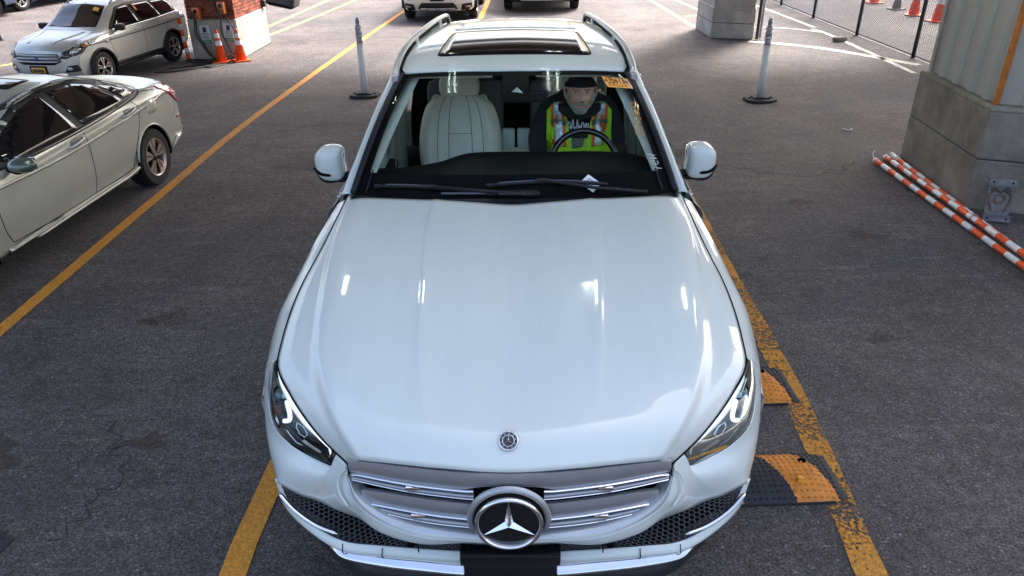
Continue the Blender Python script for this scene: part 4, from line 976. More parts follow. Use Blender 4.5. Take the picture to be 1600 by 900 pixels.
# star badge
badge = thing_b = link('star_badge', [], [], None, P)
bz, by = .708, .004
prof = lambda: 0
bb = MB().lathe([(.102, .03), (.104, -.002), (.098, -.008), (.001, -.012)], 48, 'Y', (0, by, bz)); v_, f_ = bb.v, bb.f
bpy.data.objects.remove(badge); badge = link('star_badge', v_, f_, gloss_black, P, True); autosmooth(badge, 35)
MB().lathe([(.104, .0), (.110, -.006), (.109, -.020), (.101, -.024), (.096, -.018), (.095, -.008)], 56, 'Y', (0, by, bz), caps=False).build('chrome_ring', chrome, badge, True)
MB().lathe([(.114, .012), (.114, -.004), (.105, -.006)], 48, 'Y', (0, by, bz), caps=False).build('black_surround', seam_m, badge, True)
_c = []
for a in np.linspace(-.30, PI + .30, 40): _c.append([(r_ * math.cos(a), .012 - d_, bz + r_ * math.sin(a)) for r_, d_ in ((.114, .004), (.119, .010), (.127, .010), (.134, .004), (.136, -.004))])
_g = np.array(_c); fixn(link('badge_collar', _g.reshape(-1, 3), grid_faces(*_g.shape[:2]), satin, P, True))
def star(parent, m, R_, c, th, n_=3):
    V = [(0, -th, 0)]; F = []
    for k in range(3):
        a = PI / 2 + k * 2 * PI / 3; V.append((R_ * math.cos(a), -th * .25, R_ * math.sin(a))); a2 = a + PI / 3; V.append((R_ * .16 * math.cos(a2), -th * .1, R_ * .16 * math.sin(a2)))
    for k in range(6): F.append((0, 1 + k, 1 + (k + 1) % 6))
    V = [(x + c[0], y + c[1], z + c[2]) for x, y, z in V]; return fixn(link('star', V, F, m, parent))
star(badge, chrome, .096, (0, by - .010, bz), .018)
# small roundel on the hood
_Gh = surf_pts(HOODROWS, 5, 5, True); _hb = BVHTree.FromPolygons([Vector(v) for v in _Gh.reshape(-1, 3)], grid_faces(*_Gh.shape[:2])); _h = _hb.ray_cast(Vector((0, .092, 3)), Vector((0, 0, -1))); _n = _h[1] if _h[1].z > 0 else -_h[1]
eb = MB().lathe([(.030, -.004), (.030, .005), (.001, .006)], 36, 'Z').build('hood_emblem', gloss_black, P, True, loc=_h[0] + _n * .0015, rot=(math.atan2(-_n.y, _n.z), 0, 0)); autosmooth(eb, 30)
MB().lathe([(.031, 0), (.032, .004), (.029, .006), (.027, .004)], 36, 'Z', caps=False).build('rim_ring', chrome, eb, True)
MB().lathe([(.019, .004), (.0195, .006), (.0175, .0065), (.017, .004)], 32, 'Z', caps=False).build('inner_ring', chrome, eb, True)
V = [(0, 0, .009)]
for k in range(3):
    a = PI / 2 + k * 2 * PI / 3; V.append((.017 * math.cos(a), .017 * math.sin(a), .006)); a += PI / 3; V.append((.003 * math.cos(a), .003 * math.sin(a), .006))
link('star', V, [(0, 1 + k, 1 + (k + 1) % 6) for k in range(6)], chrome, eb)
for k in range(10): a = k * PI * 2 / 10 + .2; MB().box((.0235 * math.cos(a), .0235 * math.sin(a), .0055), (.0035, .0022, .0015), Matrix.Rotation(a + PI / 2, 3, 'Z')).build('wreath_mark', chrome, eb)
# licence plate bracket
pb = MB().rbox((0, .078, .475), (.345, .06, .05), .008).rbox((0, .080, .385), (.325, .05, .15), .01).build('plate_bracket', gloss_black, P)
autosmooth(pb, 30)
for sx in (-.11, .11):
    MB().box((sx, .054, .42), (.020, .004, .006)).build('slot', black_trim, pb); MB().lathe([(.006, .052), (.006, .050), (.001, .050)], 8, 'Y', (sx * 1.2, 0, .35)).build('screw', steel, pb)
MB().rbox((0, .055, .444), (.32, .006, .006), .002).build('edge_rib', black_trim, pb)

# ---- headlights
T_ = [(.872, .555, .948), (.83, .468, .925), (.774, .396, .902), (.72, .328, .880), (.669, .272, .858), (.62, .226, .836), (.588, .203, .816)]
B_ = [(.889, .568, .946), (.889, .500, .905), (.880, .444, .868), (.846, .357, .820), (.791, .312, .780), (.72, .277, .752), (.612, .216, .746)]
Tq, Bq = R(16, T_), R(16, B_)
for f in (1, -1):
    def hl(u, v, d=0):
        """point in the lamp: u 0 tip .. 1 inner, v 0 top .. 1 bottom, d depth behind the lens"""
        i = u * 15; k_ = int(min(i, 14.999)); fr = i - k_; a = Tq[k_] * (1 - fr) + Tq[k_ + 1] * fr; c = Bq[k_] * (1 - fr) + Bq[k_ + 1] * fr; p = a + (c - a) * v
        n = np.array([.42, -.72, .55]); bul = .022 * math.sin(PI * min(1, max(0, v))) * math.sin(PI * min(1, u * .9 + .08)); p = p + n * (bul - d); return (p[0] * f, p[1], p[2])
    us = ls(0, 1, 22); vs = ls(0, 1, 9)
    house = link('headlight', [hl(u, v, .045 * min(1, 6 * min(u + .02, 1.02 - u, v + .02, 1.02 - v))) for u in us for v in vs], grid_faces(22, 9), mat('lamp_housing', (.02, .022, .026), .3, .2, .6), P, True)
    link('lens', [hl(u, v, -.002) for u in us for v in vs], grid_faces(22, 9), lens_m, house, True)
    MB().tube([hl(u, 0, .002) for u in us] + [hl(1, v, .002) for v in vs] + [hl(u, 1, .002) for u in us[::-1]], .0032, 6).build('lamp_seal', seam_m, house)
    def strip_(nm, pts, wv_, m):  # flat band through (u,v,d) points with half-width wv_ in v
        n = len(pts); V = [hl(u, v - wv_, d) for u, v, d in pts] + [hl(u, v + wv_, d - .004) for u, v, d in pts]
        return link(nm, V, grid_faces(2, n), m, house, True)
    strip_('daylight_strip', [(u, .10 + .02 * u, .010) for u in ls(.10, .93, 16)], .035, led_m)
    strip_('daylight_strip', [(.93, .12, .010), (.955, .35, .012), (.95, .6, .012)], .07, led_m)
    q = cr([(.40, .22, 0), (.50, .30, 0), (.545, .42, 0), (.52, .58, 0)], 5)
    MB().tube([hl(u, v, .010) for u, v, _ in q], .0085, 8).build('daylight_hook', led_m, house, True)
    strip_('brow_line', [(u, .20, .016) for u in ls(.15, .9, 12)], .012, chrome)
    refl = mat('lamp_reflector', (.55, .60, .62), .12, .95, noise=(30, .1, 3)); proj = mat('projector_glass', (.10, .14, .15), .05, .3, 1.0)
    c = Vector(hl(.30, .50, .048)); bm = bmesh.new(); bmesh.ops.create_uvsphere(bm, u_segments=20, v_segments=12, radius=.032)
    for v in bm.verts: v.co += c
    me = bpy.data.meshes.new('projector'); bm.to_mesh(me); bm.free(); me.materials.append(proj); me.polygons.foreach_set('use_smooth', [True] * len(me.polygons)); o = bpy.data.objects.new('projector', me); C.objects.link(o); o.parent = house
    nrm_ = Vector((.42 * f, -.72, .55)).normalized(); rotm = nrm_.to_track_quat('Z', 'Y').to_matrix()
    V = [rotm @ Vector((.038 * math.cos(a), .038 * math.sin(a), z_)) + c for z_ in (.0, .018) for a in np.linspace(0, 2 * PI, 25)[:-1]]
    MB().add(V, [(k, (k + 1) % 24, 24 + (k + 1) % 24, 24 + k) for k in range(24)]).build('projector_ring', refl, house, True)
    MB().tube([hl(u, v, .018) for u, v in [(.16, .28), (.22, .24), (.32, .24), (.36, .30)]], .010, 7, flat=.4).build('reflector', mat('lamp_reflector_green', (.32, .50, .48), .15, .8), house, True)
    MB().tube([hl(u, v, .014) for u, v in [(.60, .30), (.66, .26), (.72, .33), (.72, .48), (.67, .50), (.62, .42), (.60, .30)]], .0035, 6).build('reflector_bowl', refl, house, True)
    strip_('reflector', [(u, .60, .012) for u in ls(.72, .88, 6)], .055, mat('lamp_white_reflector', (.72, .75, .68), .15, .5))
    MB().tube([hl(u, v, .012) for u, v in [(.55, .74), (.62, .78), (.68, .84), (.73, .80)]], .005, 6).build('reflector_bowl', refl, house, True)
    MB().tube([hl(u, v, .014) for u, v in [(.42, .80), (.46, .86), (.50, .88)]], .006, 6).build('reflector_bowl', refl, house, True)
    MB().box(hl(.40, .70, .022), (.03, .012, .028)).build('turn_lamp', mat('lamp_maroon', (.16, .03, .02), .3), house)

# ---- door mirrors
for f in (1, -1):
    # shell as a rounded lofted pod; local box around (1.03, 2.24, 1.16)
    rows = []
    prof = [(.945, .050, .055), (.960, .085, .082), (.99, .100, .094), (1.03, .102, .094), (1.06, .096, .088), (1.085, .080, .070), (1.103, .054, .048), (1.112, .015, .012)]
    for x, dy, dz in prof:
        ring = []
        for k in range(17):
            a = PI * 2 * k / 16; ca, sa = math.cos(a), math.sin(a); se = lambda q: math.copysign(abs(q) ** .48, q)
            y = 2.235 - .02 * (x - .95) + (dy * se(ca) * (.45 if ca > 0 else 1.0)); z = 1.170 + dz * se(sa) - .12 * (x - 1.03) * (0) 
            ring.append((x, y, z))
        rows.append(ring)
    G_ = surf_pts(rows, 2, 3) * [f, 1, 1]; nr_, nc_ = G_.shape[:2]
    mo = link('door_mirror', G_.reshape(-1, 3), grid_faces(nr_, nc_) + [tuple(range(nc_ - 1))], white_paint, P, True)
    MB().rbox((f * 1.022, 2.282, 1.168), (.135, .012, .135), .005).build('mirror_glass', chrome, mo)
    MB().tube(cr([(f * 1.112, 2.19, 1.150), (f * 1.09, 2.150, 1.140), (f * 1.06, 2.133, 1.128), (f * 1.01, 2.130, 1.122)], 5), [.003] + [.0085] * 14 + [.003], 8).build('indicator_slot', seam_m, mo, True)
    MB().tube(cr([(f * .955, 2.20, 1.085), (f * 1.03, 2.175, 1.080), (f * 1.07, 2.19, 1.09), (f * 1.103, 2.23, 1.12)], 5), .022, 8, flat=.8).build('lower_shell', black_trim, mo, True)
    MB().tube([(f * .885, 2.24, 1.085), (f * .92, 2.235, 1.085), (f * .985, 2.22, 1.085)], (.028, .026, .035), 10).build('mirror_arm', black_trim, mo, True)
    MB().rbox((f * .893, 2.16, 1.115), (.016, .26, .05), .006).build('mirror_base', black_trim, mo)

# ---- wipers
def wpt2(u, v, off): return tuple(wpt(u, v, off))
for nm, (u0, u1, v0, v1), (au, av), (pu, pv) in (('a', (-.14, .56, .070, .066), (.17, .092), (.78, -.03)), ('b', (-.82, -.12, .055, .012), (-.50, .055), (.12, -.015))):
    pts = [wpt2(u0 + (u1 - u0) * t, v0 + (v1 - v0) * t + .020 * math.sin(PI * t), .016) for t in ls(0, 1, 14)]
    wi = MB().tube(pts, .008, 6).build('wiper', black_trim, P, True)
    MB().tube([(x, y, z + .009) for x, y, z in pts[1:-1]], .004, 5).build('spoiler', mat('wiper_sheen', (.10, .10, .12), .25), wi, True)
    MB().tube([wpt2(au, av, .03), wpt2((au + pu) / 2, (av + pv) / 2 + .005, .034), wpt2(pu, max(pv, 0), .028)], (.006, .008, .011), 6).build('arm', black_trim, wi, True)
    a = Vector(wpt2(au, av, .026)); MB().rbox(a, (.07, .022, .016), .004).build('clip', black_trim, wi)
    MB().rbox(Vector(pts[0]), (.035, .02, .014), .003).build('end_cap', black_trim, wi)
MB().rbox(Vector(wpt2(.035, .018, .022)), (.20, .05, .012), .006).build('wiper_cover', black_trim, P)
MB().tube([wpt2(u, .018, .018) for u in ls(-.42, -.10, 6)], .006, 6).build('washer_line', mat('wiper_sheen', (.10, .10, .12), .25), P)

# ---- interior
MB().box((0, 2.55, .60), (1.62, 1.9, .04)).build('floor_carpet', dark_int, P)
for f in (1, -1):
    MB().rbox((f * .86, 2.75, .85), (.06, 1.9, .46), .02).build('door_card', beige2, P); MB().rbox((f * .815, 2.65, .92), (.08, .62, .07), .02).build('armrest', dark_int, P)
    ai2 = [(.80, 1.86, 1.17), (.735, 2.08, 1.315), (.665, 2.27, 1.455), (.60, 2.46, 1.575)]
    surf('pillar_trim', [[(x - .075, y + .03, z + .012), (x - .02, y + .035, z + .004), (x + .05, y + .10, z - .05)] for x, y, z in ai2], beige2, P, 4, 5, flip=f)
    MB().tube([(f * .72, 2.9, 1.50), (f * .80, 2.9, 1.25), (f * .85, 2.9, 1.0)], (.05, .055, .06), 8, flat=.5).build('b_pillar_trim', beige2, P, True)
    MB().tube([(f * .700, 2.84, 1.46), (f * .745, 2.82, 1.25), (f * .78, 2.85, .90)], .018, 6, flat=.3).build('seat_belt', mat('belt_grey', (.20, .21, .19), .7), P)
surf('headliner', [[(0, y, z - .035), (w_ * .6, y, z - .045), (w_ * .98, y, z - .075)] for y, z, w_ in list(zip(ry, rz, rw))[1:-1]], beige2, P, 4, 3, True)
# dashboard: higher cowl on the driver side
dash = []
for y, dz in ((1.74, -.05), (1.92, .0), (2.10, .022), (2.20, .012), (2.24, -.05), (2.26, -.22), (2.28, -.40)):
    dash.append([(x, y + .02 * math.cos(x * 2), 1.185 + dz + d) for x, d in ((-.80, -.060), (-.6, -.055), (-.42, -.030), (-.25, .018), (0, .024), (.2, .022), (.4, .026), (.6, .016), (.72, -.01), (.80, -.05))])
db = surf('dashboard', dash, dark_int, P, 5, 5)
MB().tube([(x, 2.245, z) for x, z in ((-.78, 1.105), (-.5, 1.115), (-.30, 1.15))], .008, 6).build('dash_trim', satin, db, True)
MB().rbox((-.02, 2.27, 1.10), (.50, .02, .12), .008).build('display_screen', dark_glass, db)
MB().rbox((0, 2.75, .78), (.24, .80, .30), .04).build('centre_console', dark_int, P)
MB().rbox((0, 2.95, .955), (.20, .26, .06), .02).build('console_lid', beige, P)
for sx in (-.05, .05): MB().rbox((sx, 3.11, 1.02), (.085, .05, .16), .012).build('rear_vent', beige2, P)
for f in (1, -1):   # rear seats and the little screens
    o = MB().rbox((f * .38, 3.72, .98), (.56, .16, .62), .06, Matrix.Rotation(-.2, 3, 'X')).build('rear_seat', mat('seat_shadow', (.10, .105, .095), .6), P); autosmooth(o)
surf('rear_trim', [[(-.84, 3.95, .6), (0, 3.95, .6), (.84, 3.95, .6)], [(-.80, 3.98, 1.15), (0, 3.98, 1.15), (.80, 3.98, 1.15)], [(-.56, 4.0, 1.60), (0, 4.0, 1.62), (.56, 4.0, 1.60)]], dark_int, P, 4, 4)
mir = MB().rbox((.06, 2.47, 1.465), (.25, .03, .065), .012).build('rear_view_mirror', black_trim, P); MB().rbox((.06, 2.487, 1.465), (.235, .004, .055), .004).build('mirror_face', chrome, mir)
MB().tube([(.02, 2.44, 1.56), (.04, 2.46, 1.48)], .012, 8).build('stalk', black_trim, mir)
sens = MB().prism([(-.034, -.02), (.034, -.02), (.0, .022)], 0, .004, 'Y').build('sensor_pod', mat('pod_grey', (.35, .42, .39), .35), P); sens.location = tuple(wpt(.025, .80, -.002)); sens.rotation_euler = (-.95, 0, 0)
for f in (1, -1):
    v = MB().rbox((f * .34, 2.52, 1.590), (.44, .10, .020), .01, Matrix.Rotation(.30, 3, 'X')).build('sun_visor', beige2, P); autosmooth(v)
    MB().rbox((f * .34, 2.470, 1.582), (.36, .02, .012), .004).build('visor_rail', mat('pod_grey', (.35, .42, .39), .35), v)
def seat(x, y):
    bk = Matrix.Rotation(-.30, 3, 'X')
    # backrest: lofted shield shape with side bolsters
    prof = [(.78, .235, .07), (.88, .265, .085), (1.0, .275, .085), (1.10, .268, .08), (1.20, .245, .07), (1.27, .215, .055), (1.315, .165, .04)]
    rr = []
    for z, hw, th in prof:
        yy = y + (z - .78) * .26; ring = []
        for u, dy in ((-1, .02), (-.93, -.03), (-.72, -.055), (-.55, -.018), (-.28, -.012), (0, -.014), (.28, -.012), (.55, -.018), (.72, -.055), (.93, -.03), (1, .02)): ring.append((x + u * hw, yy + dy, z + (.012 * (1 - u * u) if z > 1.3 else 0)))
        rr.append(ring)
    rr.append([(px_, py_ + .05, pz_ + .014) for px_, py_, pz_ in rr[-1]])
    s0 = surf('seat', rr, beige, P, 4, 5, thick=.07)
    s0.modifiers['solid'].offset = 1
    Gs = surf_pts(rr, 4, 5)
    for j, m_ in ((12, seam_m), (16, seam_m), (24, seam_m), (28, seam_m)):
        MB().tube([(p[0], p[1] - .002, p[2]) for p in Gs[1:-4, j]], .0014, 5).build('stitching', m_, s0)
    i = 15; MB().tube([(p[0], p[1] - .003, p[2]) for p in Gs[i, 16:25]], .0014, 5).build('stitching', seam_m, s0)
    o = MB().rbox((x, y + .17, 1.385), (.262, .10, .135), .04, Matrix.Rotation(-.12, 3, 'X')).build('headrest', beige, s0); autosmooth(o)
    for sx in (-.06, .06): MB().tube([(x + sx, y + .17, 1.26), (x + sx, y + .17, 1.34)], .007, 6).build('headrest_post', chrome, s0)
    o = MB().rbox((x, y - .22, .74), (.54, .56, .16), .05).build('cushion', beige, s0); autosmooth(o)
    for sx in (-.25, .25): o = MB().rbox((x + sx, y - .22, .80), (.08, .52, .12), .03).build('bolster', beige, s0); autosmooth(o)
    return s0
seat(-.365, 2.93); seat(.40, 3.02)
# steering wheel
sw = thing('x', 'x', 'x'); bpy.data.objects.remove(sw)
wc = Vector((.405, 2.46, 1.075)); wr_ = Matrix.Rotation(-.42, 3, 'X')
ring = [wr_ @ Vector((.19 * math.cos(a), 0, .185 * math.sin(a))) + wc for a in np.linspace(0, 2 * PI, 49)]
swo = MB().tube(ring, .019, 10, caps=False).build('steering_wheel', gloss_black, P, True)
MB().rbox(wc, (.15, .05, .13), .03, wr_).build('airbag_hub', soft_black, swo)
for a in (0, PI, -PI / 2): MB().tube([wc + wr_ @ Vector((.06 * math.cos(a), 0, .05 * math.sin(a))), wc + wr_ @ Vector((.185 * math.cos(a), 0, .185 * math.sin(a)))], (.018, .013), 8).build('spoke', soft_black, swo)
MB().tube([wc, wc + Vector((0, -.22, -.07))], .035, 10).build('steering_column', dark_int, swo)

# ---- things stuck or written on the windshield
def patch(name, u0, u1, v0, v1, m, off=.004, sh=0.0, n=4):
    V = [wpt(u0 + (u1 - u0) * a + sh * (1 - b2), v0 + (v1 - v0) * b2 - .012 * a, off) for b2 in ls(0, 1, n) for a in ls(0, 1, n)]
    return link(name, V, grid_faces(n, n), m, P, True)
st_ = patch('numbered_sticker', .735, .965, .815, .925, orange_st, .005, .02)
st_['label'] = 'orange sticker with the number 4356134 in the top corner of the windshield'
su, sv = .755, .872
def ws(u, v, off): return tuple(wpt(u, v, off))
strokes('sticker_number', text_strokes('4356134', .80), ink_black, st_, lambda a, b2: ws(.748 + a * .0372, .862 + b2 * .054 - .012 * (a * .0372 / .23), .008), .0019)
b = MB()
for r_ in range(3):
    for k_ in range(5): 
        if r_ == 0 and k_ > 1: continue
        a0 = .765 + k_ * .034; b.tube([ws(a0, .856 - r_ * .014 - .012 * ((a0 - .735) / .23), .008), ws(a0 + .024, .856 - r_ * .014 - .012 * ((a0 + .024 - .735) / .23), .008)], .0012, 4)
b.build('sticker_print', ink_black, st_)
strokes('window_writing', text_strokes('5042855', .70), chalk_o, P, lambda a, b2: ws(.835 + (a * .050) * .22 + b2 * .060, .40 + a * .058 - b2 * .012, .004), .0018)['label'] = 'orange hand written number running up the windshield edge'
strokes('window_writing', text_strokes('IGM', .8), chalk_w, P, lambda a, b2: ws(.895 + b2 * .055 - a * .010, .15 + a * .050 - b2 * .01, .004), .0018)['label'] = 'white hand written letters low on the windshield edge'
# crinkled clear tape beside the sticker
tp = MB().tube(cr([ws(.90, .95, .006), ws(.925, .90, .007), ws(.955, .86, .006), ws(.965, .80, .007)], 5), .004, 5).build('clear_tape', mat('tape_clear', (.8, .85, .82), .15, 0, .5), P)
pp = thing('paper_slip', 'white printed paper slip tucked under the wiper at the windshield base', 'paper', (0, 0, 0)); pp.parent = None
a = [Vector(ws(.395, .085, .010)), Vector(ws(.465, .022, .010)), Vector(ws(.525, .075, .010)), Vector(ws(.455, .135, .010))]
Mw = Matrix.Translation((CX, CY, 0)) @ Matrix.Rotation(-CH, 4, 'Z'); a = [Mw @ q for q in a]; o0 = a[0].copy(); pp.location = o0; a = [q - o0 for q in a]
o = link('sheet', a, [(0, 1, 2, 3)], paper_m, pp); md = o.modifiers.new('s', 'SOLIDIFY'); md.thickness = .001
nn_ = (a[1] - a[0]).cross(a[3] - a[0]).normalized(); nn_ = nn_ if nn_.z > 0 else -nn_
for k_ in range(4): MB().tube([a[0].lerp(a[3], .25 + .16 * k_) .lerp(a[1].lerp(a[2], .25 + .16 * k_), .2) + nn_ * .002, a[0].lerp(a[3], .25 + .16 * k_).lerp(a[1].lerp(a[2], .25 + .16 * k_), .65) + nn_ * .002], .0016, 4).build('printed_line', ink_black, pp)

# ================================================================== generic car shell for the other vehicles
def car_shell(sp):
    """sp: curves over y (metres behind the nose): zc top centre, hw top half width, drop, belt(x,z), sh(x,z), mid(x,z), sill(x,z); returns vertex grid, faces"""
    s = sp['scale']; L = sp['L']; ys = np.unique(np.concatenate([np.linspace(0, .35, 10), np.arange(.35, L - .3, .055), np.linspace(L - .35, L, 10), sp.get('extra', [])]))
    cv = lambda k, y: mono([p[0] for p in sp[k]], [p[1] for p in sp[k]], y)
    rowsL = []
    for y in ys:
        zc, hw, dr = cv('zc', y), cv('hw', y), cv('drop', y); xb, zb = cv('bx', y), cv('bz', y); xs = cv('sx', y); zs = zb - .09
        zm, zl = .62 * sp['zk'], cv('sill', y)
        pts = [(0, zc), (hw * .55, zc - dr * .28), (hw * .90, zc - dr * .75), (hw, zc - dr), ((hw + xb) / 2 + .02 * min(1, max(0, (zc - zb) / .3)), (zc - dr + zb) / 2), (xb, zb), (xs - .006, zs + .02), (xs, zs - .04), (xs + .004, zm), (xs - .010, (zm + zl) / 2), (xs - .03, zl + .04), (xs - .09, zl)]
        rowsL.append([(x, z) for x, z in cr([(a, 0, b_) for a, b_ in pts], 4)[:, [0, 2]]])
    A = np.array(rowsL); nS = A.shape[1]
    full = np.concatenate([A[:, :0:-1] * [-1, 1], A], 1)          # left .. right
    G = np.zeros((len(ys), full.shape[1], 3)); G[..., 0] = full[..., 0]; G[..., 2] = full[..., 1]
    W = sp['W'] / 2; y = ys[:, None]; q = np.abs(full[..., 0]) / W
    bf = sp['bowf'] * q ** 2.6 * np.clip(1 - y / 1.1, 0, 1) ** 1.5; br = -sp['bowr'] * q ** 2.6 * np.clip(1 - (L - y) / .9, 0, 1) ** 1.5
    tz = full[..., 1]
    nf = sp.get('nose', lambda z: 0 * z)(tz) * np.clip(1 - y / .5, 0, 1) ** 2; nr = -sp.get('tail', lambda z: 0 * z)(tz) * np.clip(1 - (L - y) / .5, 0, 1) ** 2
    G[..., 1] = y + bf + br + nf + nr
    nr_, nc_ = G.shape[:2]; F = []
    arches = sp['arches']; V = G.reshape(-1, 3).copy()
    def inside(p): return any((p[1] - c) ** 2 + (p[2] - zc_) ** 2 < r * r for c, zc_, r in arches) and abs(p[0]) > W * .6
    ins = np.array([inside(p) for p in V]).reshape(nr_, nc_)
    for i in range(nr_ - 1):
        for j in range(nc_ - 1):
            if ins[i, j] and ins[i + 1, j] and ins[i, j + 1] and ins[i + 1, j + 1]: continue
            F.append((i * nc_ + j, i * nc_ + j + 1, (i + 1) * nc_ + j + 1, (i + 1) * nc_ + j))
    for k in np.nonzero(ins.reshape(-1))[0]:
        p = V[k]
        for c, zc_, r in arches:
            d = np.array([p[1] - c, p[2] - zc_]); n = np.linalg.norm(d)
            if n < r and n > 1e-4: p[1], p[2] = c + d[0] / n * r, zc_ + d[1] / n * r
    # front and rear caps
    V = list(map(tuple, V)); half = nc_ // 2
    for row, sgn in ((0, 1), (nr_ - 1, -1)):
        prev = None; m = 15
        for k in range(half + 1):
            a, b_ = np.array(V[row * nc_ + half - k]), np.array(V[row * nc_ + half + k]); cur = []
            for t in np.linspace(0, 1, m):
                p = a + (b_ - a) * t; qx = abs(p[0]) / W; base = (0 if sgn == 1 else L)
                p[1] = base + sgn * ((sp['bowf'] if sgn == 1 else sp['bowr']) * qx ** 2.6) + sgn * (sp['nose'](p[2]) if sgn == 1 else sp['tail'](p[2]))
                V.append(tuple(p)); cur.append(len(V) - 1)
            if prev: F += [(prev[t], prev[t + 1], cur[t + 1], cur[t])[::sgn] for t in range(m - 1)]
            prev = cur
    V = [(x * s, yy * s, z * s) for x, yy, z in V]
    return V, F
def make_car(name, label, sp, loc, phi, paint, group=None, style='spoke', wheels=((1, 1), (-1, 1))):
    s = sp['scale']; t = thing(name, label, 'car', loc, phi, group); V, F = car_shell(sp)
    body = link('body', V, F, paint, t, True)
    bm = bmesh.new(); bm.from_mesh(body.data); bmesh.ops.remove_doubles(bm, verts=bm.verts, dist=.0004); bmesh.ops.recalc_face_normals(bm, faces=bm.faces)
    for e in bm.edges:
        if len(e.link_faces) == 2 and e.calc_face_angle(0) > math.radians(48): e.smooth = False
    bm.to_mesh(body.data); bm.free(); body.data.polygons.foreach_set('use_smooth', [True] * len(body.data.polygons))
    bv = BVHTree.FromPolygons([Vector(v) for v in V], F); W = sp['W'] * s / 2
    for c, zc_, r in sp['arches']:
        for f in (1, -1):
            rr = sp['wr'] * s; wheel(t, f * (W - .115 * s), c * s, rr, .22 * s, f, style)
            b = MB().lathe([(r * s * 1.0, f * (W - .30 * s)), (r * s * 1.0, f * (W - .012 * s))], 32, 'X', (0, c * s, zc_ * s), caps=False); b.f = [q for q in b.f if sum(b.v[k][2] for k in q) / 4 > sp['sill'][0][1] * s * .9]
            b.build('wheel_well', seam_m, t)
            if sp.get('clad'):
                MB().tube([(f * (W + .002 * s), c * s + (r + .02) * s * math.cos(a), zc_ * s + (r + .02) * s * math.sin(a)) for a in np.linspace(-.15, PI + .15, 26)], .030 * s, 6, flat=1).build('arch_cladding', black_trim, t, True)
    MB().box((0, sp['L'] * s / 2, .42 * s), (sp['W'] * s * .80, sp['L'] * s * .90, .36 * s)).build('underbody', seam_m, t)
    def D(nm, poly, axis, m, sgn=1, off=.004, parent=None, thick=.006, rnd=0, step=.06):
        return decal(nm, [(a * s, b_ * s) for a, b_ in poly], axis, bv, m, parent or t, off * s, step * s, thick * s, rnd * s, sgn)
    def seam(pts, sgn=1, wd=.010, axis='side', nm='panel_gap'): return D(nm, ribbon(cr([(a, b_, 0) for a, b_ in pts], 5)[:, :2], wd), axis, seam_m, sgn, off=.0015, thick=0, step=.05)
    return t, D, seam, bv, body
lin = lambda a, b: (lambda z: 0 * z)

# ------------------------------------------------------------------ silver sedan on the left
S_ = .845
sed = dict(scale=S_, L=4.64, W=1.80, zk=.92, bowf=.34, bowr=.26, wr=.325,
    zc=[(0, .72), (.10, .80), (.5, .90), (1.0, .975), (1.35, 1.02), (1.75, 1.22), (2.15, 1.375), (2.6, 1.415), (3.0, 1.39), (3.5, 1.27), (3.95, 1.12), (4.25, 1.085), (4.55, 1.07), (4.64, 1.02)],
    hw=[(0, .60), (.5, .66), (1.3, .70), (1.75, .60), (2.2, .56), (2.8, .55), (3.4, .54), (3.9, .60), (4.2, .68), (4.64, .66)],
    drop=[(0, .04), (1.3, .05), (2.2, .06), (3.2, .06), (4.0, .05), (4.64, .04)],
    bx=[(0, .80), (.5, .84), (1.5, .86), (2.5, .865), (3.4, .845), (4.0, .81), (4.64, .76)], bz=[(0, .64), (.5, .80), (1.3, .92), (2.2, .965), (3.2, 1.01), (3.8, 1.045), (4.3, 1.03), (4.64, .96)],
    sx=[(0, .86), (.8, .895), (2, .885), (3.0, .885), (3.75, .90), (4.2, .885), (4.64, .85)], sill=[(0, .26), (4.0, .27), (4.64, .32)],
    arches=[(.62, .325, .365), (3.63, .325, .365)], nose=lambda z: .10 * np.clip((z - .5) / .3, 0, 1) ** 2, tail=lambda z: .10 * np.clip((z - .95) / .1, 0, 1) + .10 * np.clip((.55 - z) / .3, 0, 1), extra=[.62, 3.63])
fd = np.array([.165, 2.245]); fd = fd / np.linalg.norm(fd); phi = -math.atan2(fd[0], fd[1])
rear = np.array([-3.455, 6.92]); xw = (.90 - .04) * S_; lat = np.array([fd[1], -fd[0]])
nose_ = rear - fd * 3.63 * S_ - lat * xw
ca, D, seam, bvS, bodyS = make_car('silver_sedan', 'silver sedan with dark tinted windows cut off by the left edge', sed, (nose_[0], nose_[1], 0), phi, silver_paint, style='fan')
